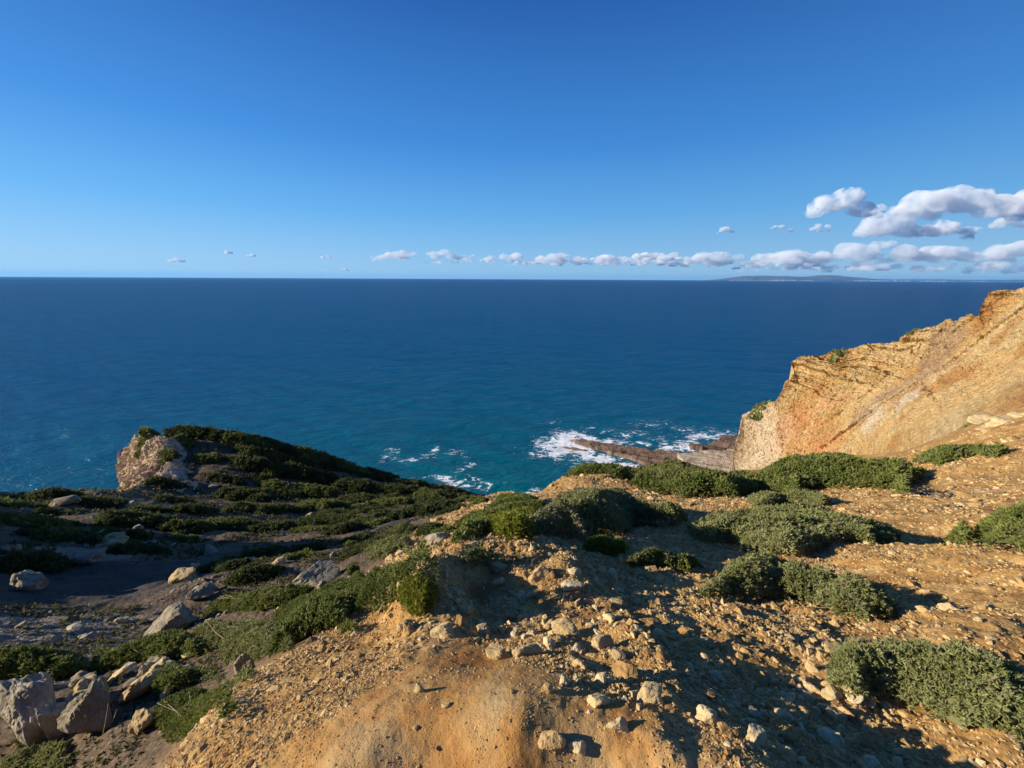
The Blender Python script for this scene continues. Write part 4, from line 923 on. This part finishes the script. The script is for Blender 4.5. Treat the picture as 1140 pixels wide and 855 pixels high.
for i, (u, v, w, h, l) in enumerate([(535,291,130,6,'thin flat cloud streak below the second low cloud'),(640,293,150,6,'thin flat cloud streak in the middle of the low band'),(712,286,110,9,'long flat cloud filling the band left of the wisps'),(790,294,170,7,'thin flat cloud streak just left of the far hills'),(880,297,150,7,'thin flat cloud streak over the crest of the far hills')]):
    cloud(u, v, 43000, w, h, l, 2.2, 60 + i, 30, LB2)
for i, (u, v, w, h, l) in enumerate([(196,289,22,6,'small white cloud low over the left horizon'),(253,281,9,4,'tiny white puff right of the small left cloud'),(279,284,9,4,'tiny faint puff, second right of the small left cloud'),(362,286,14,4,'tiny faint cloud left of the low band'),(383,300,8,3,'tiny puff close to the horizon')]):
    cloud(u, v, 42000, w, h, l, 2.2, 40 + i, 9, 'tiny clouds over the left horizon')

# ---------------------------------------------------------------- sea air
hz = NT('sea air'); hz.n.remove(hz.b); hv = hz.N('ShaderNodeVolumePrincipled'); hv.inputs['Color'].default_value = (.20, .56, 1., 1); hv.inputs['Density'].default_value = .95e-5; hv.inputs['Anisotropy'].default_value = .1; hz.L(hv.outputs[0], hz.out.inputs['Volume'])
bx_ = [(a, b, c_) for a in (-95000, 95000) for b in (-95000, 95000) for c_ in (-8, 720)]
kind(link('haze', np_mesh('haze', np.array(bx_), np.array([(0, 1, 3, 2), (4, 6, 7, 5), (0, 4, 5, 1), (2, 3, 7, 6), (0, 2, 6, 4), (1, 5, 7, 3)])), hz.m), 'stuff')

# ---------------------------------------------------------------- light, sky, camera
EL, AZS = math.radians(17.5), math.radians(-95)
sd = np.array([math.sin(AZS) * math.cos(EL), math.cos(AZS) * math.cos(EL), math.sin(EL)])
from mathutils import Vector, Matrix
l = bpy.data.lights.new('sun', 'SUN'); l.energy = 5.0; l.angle = math.radians(.55); l.color = (1., .885, .72)
lo = bpy.data.objects.new('sun', l); C.objects.link(lo); lo.rotation_euler = Vector(sd).to_track_quat('Z', 'Y').to_euler(); lo.location = (-20, 0, 90)
w = bpy.data.worlds.new('World'); SC.world = w; w.use_nodes = True; nt = w.node_tree
bg = nt.nodes['Background']; sky = nt.nodes.new('ShaderNodeTexSky'); sky.sky_type = 'NISHITA'; sky.sun_disc = False; sky.sun_elevation = EL; sky.sun_rotation = AZS
sky.altitude = 60; sky.air_density = 1.0; sky.dust_density = .3; sky.ozone_density = 3.0
tc = nt.nodes.new('ShaderNodeTexCoord'); sp_ = nt.nodes.new('ShaderNodeSeparateXYZ'); nt.links.new(tc.outputs['Generated'], sp_.inputs[0])
rp = nt.nodes.new('ShaderNodeValToRGB'); nt.links.new(sp_.outputs[2], rp.inputs[0]); e = rp.color_ramp.elements
SKY = [(0., (.34, .60, .82)), (.05, (.25, .53, .85)), (.14, (.12, .42, .84)), (.27, (.045, .26, .72)), (.50, (.013, .105, .42)), (1., (.006, .04, .22))]
while len(e) < len(SKY): e.new(.5)
for q, (p, c_) in zip(e, SKY): q.position = p; q.color = (*c_, 1)
ml = nt.nodes.new('ShaderNodeVectorMath'); ml.operation = 'SCALE'; nt.links.new(rp.outputs[0], ml.inputs[0])
mr_ = nt.nodes.new('ShaderNodeMapRange'); nt.links.new(sp_.outputs[0], mr_.inputs[0]); mr_.inputs[1].default_value = -1; mr_.inputs[2].default_value = 1; mr_.inputs[3].default_value = 5.7; mr_.inputs[4].default_value = 4.15; nt.links.new(mr_.outputs[0], ml.inputs['Scale'])
mxs = nt.nodes.new('ShaderNodeMix'); mxs.data_type = 'RGBA'; mxs.inputs[0].default_value = .93; nt.links.new(sky.outputs[0], mxs.inputs[6]); nt.links.new(ml.outputs[0], mxs.inputs[7])
nt.links.new(mxs.outputs[2], bg.inputs[0]); bg.inputs[1].default_value = .12
cam = bpy.data.cameras.new('camera'); co_ = bpy.data.objects.new('camera', cam); C.objects.link(co_); SC.camera = co_
cam.sensor_width = 36; cam.lens = 36 * F / 1140; cam.clip_start = .05; cam.clip_end = 200000
Rm = Matrix.Rotation(PI / 2 - PITCH, 4, 'X') @ Matrix.Rotation(ROLL, 4, 'Z')
co_.matrix_world = Matrix.Translation((0, 0, CAMZ)) @ Rm
SC.view_settings.view_transform = 'Standard'; SC.view_settings.look = 'None'; SC.view_settings.gamma = 1; SC.view_settings.exposure = 0.72
SC.cycles.volume_step_rate = .35; SC.cycles.volume_bounces = 10; SC.cycles.max_bounces = 12; SC.cycles.transparent_max_bounces = 8; SC.cycles.use_denoising = True
SC.cycles.use_adaptive_sampling = True; SC.cycles.adaptive_threshold = .015
print('bushes', nbush, 'rocks', nrock, 'stones', cnt)
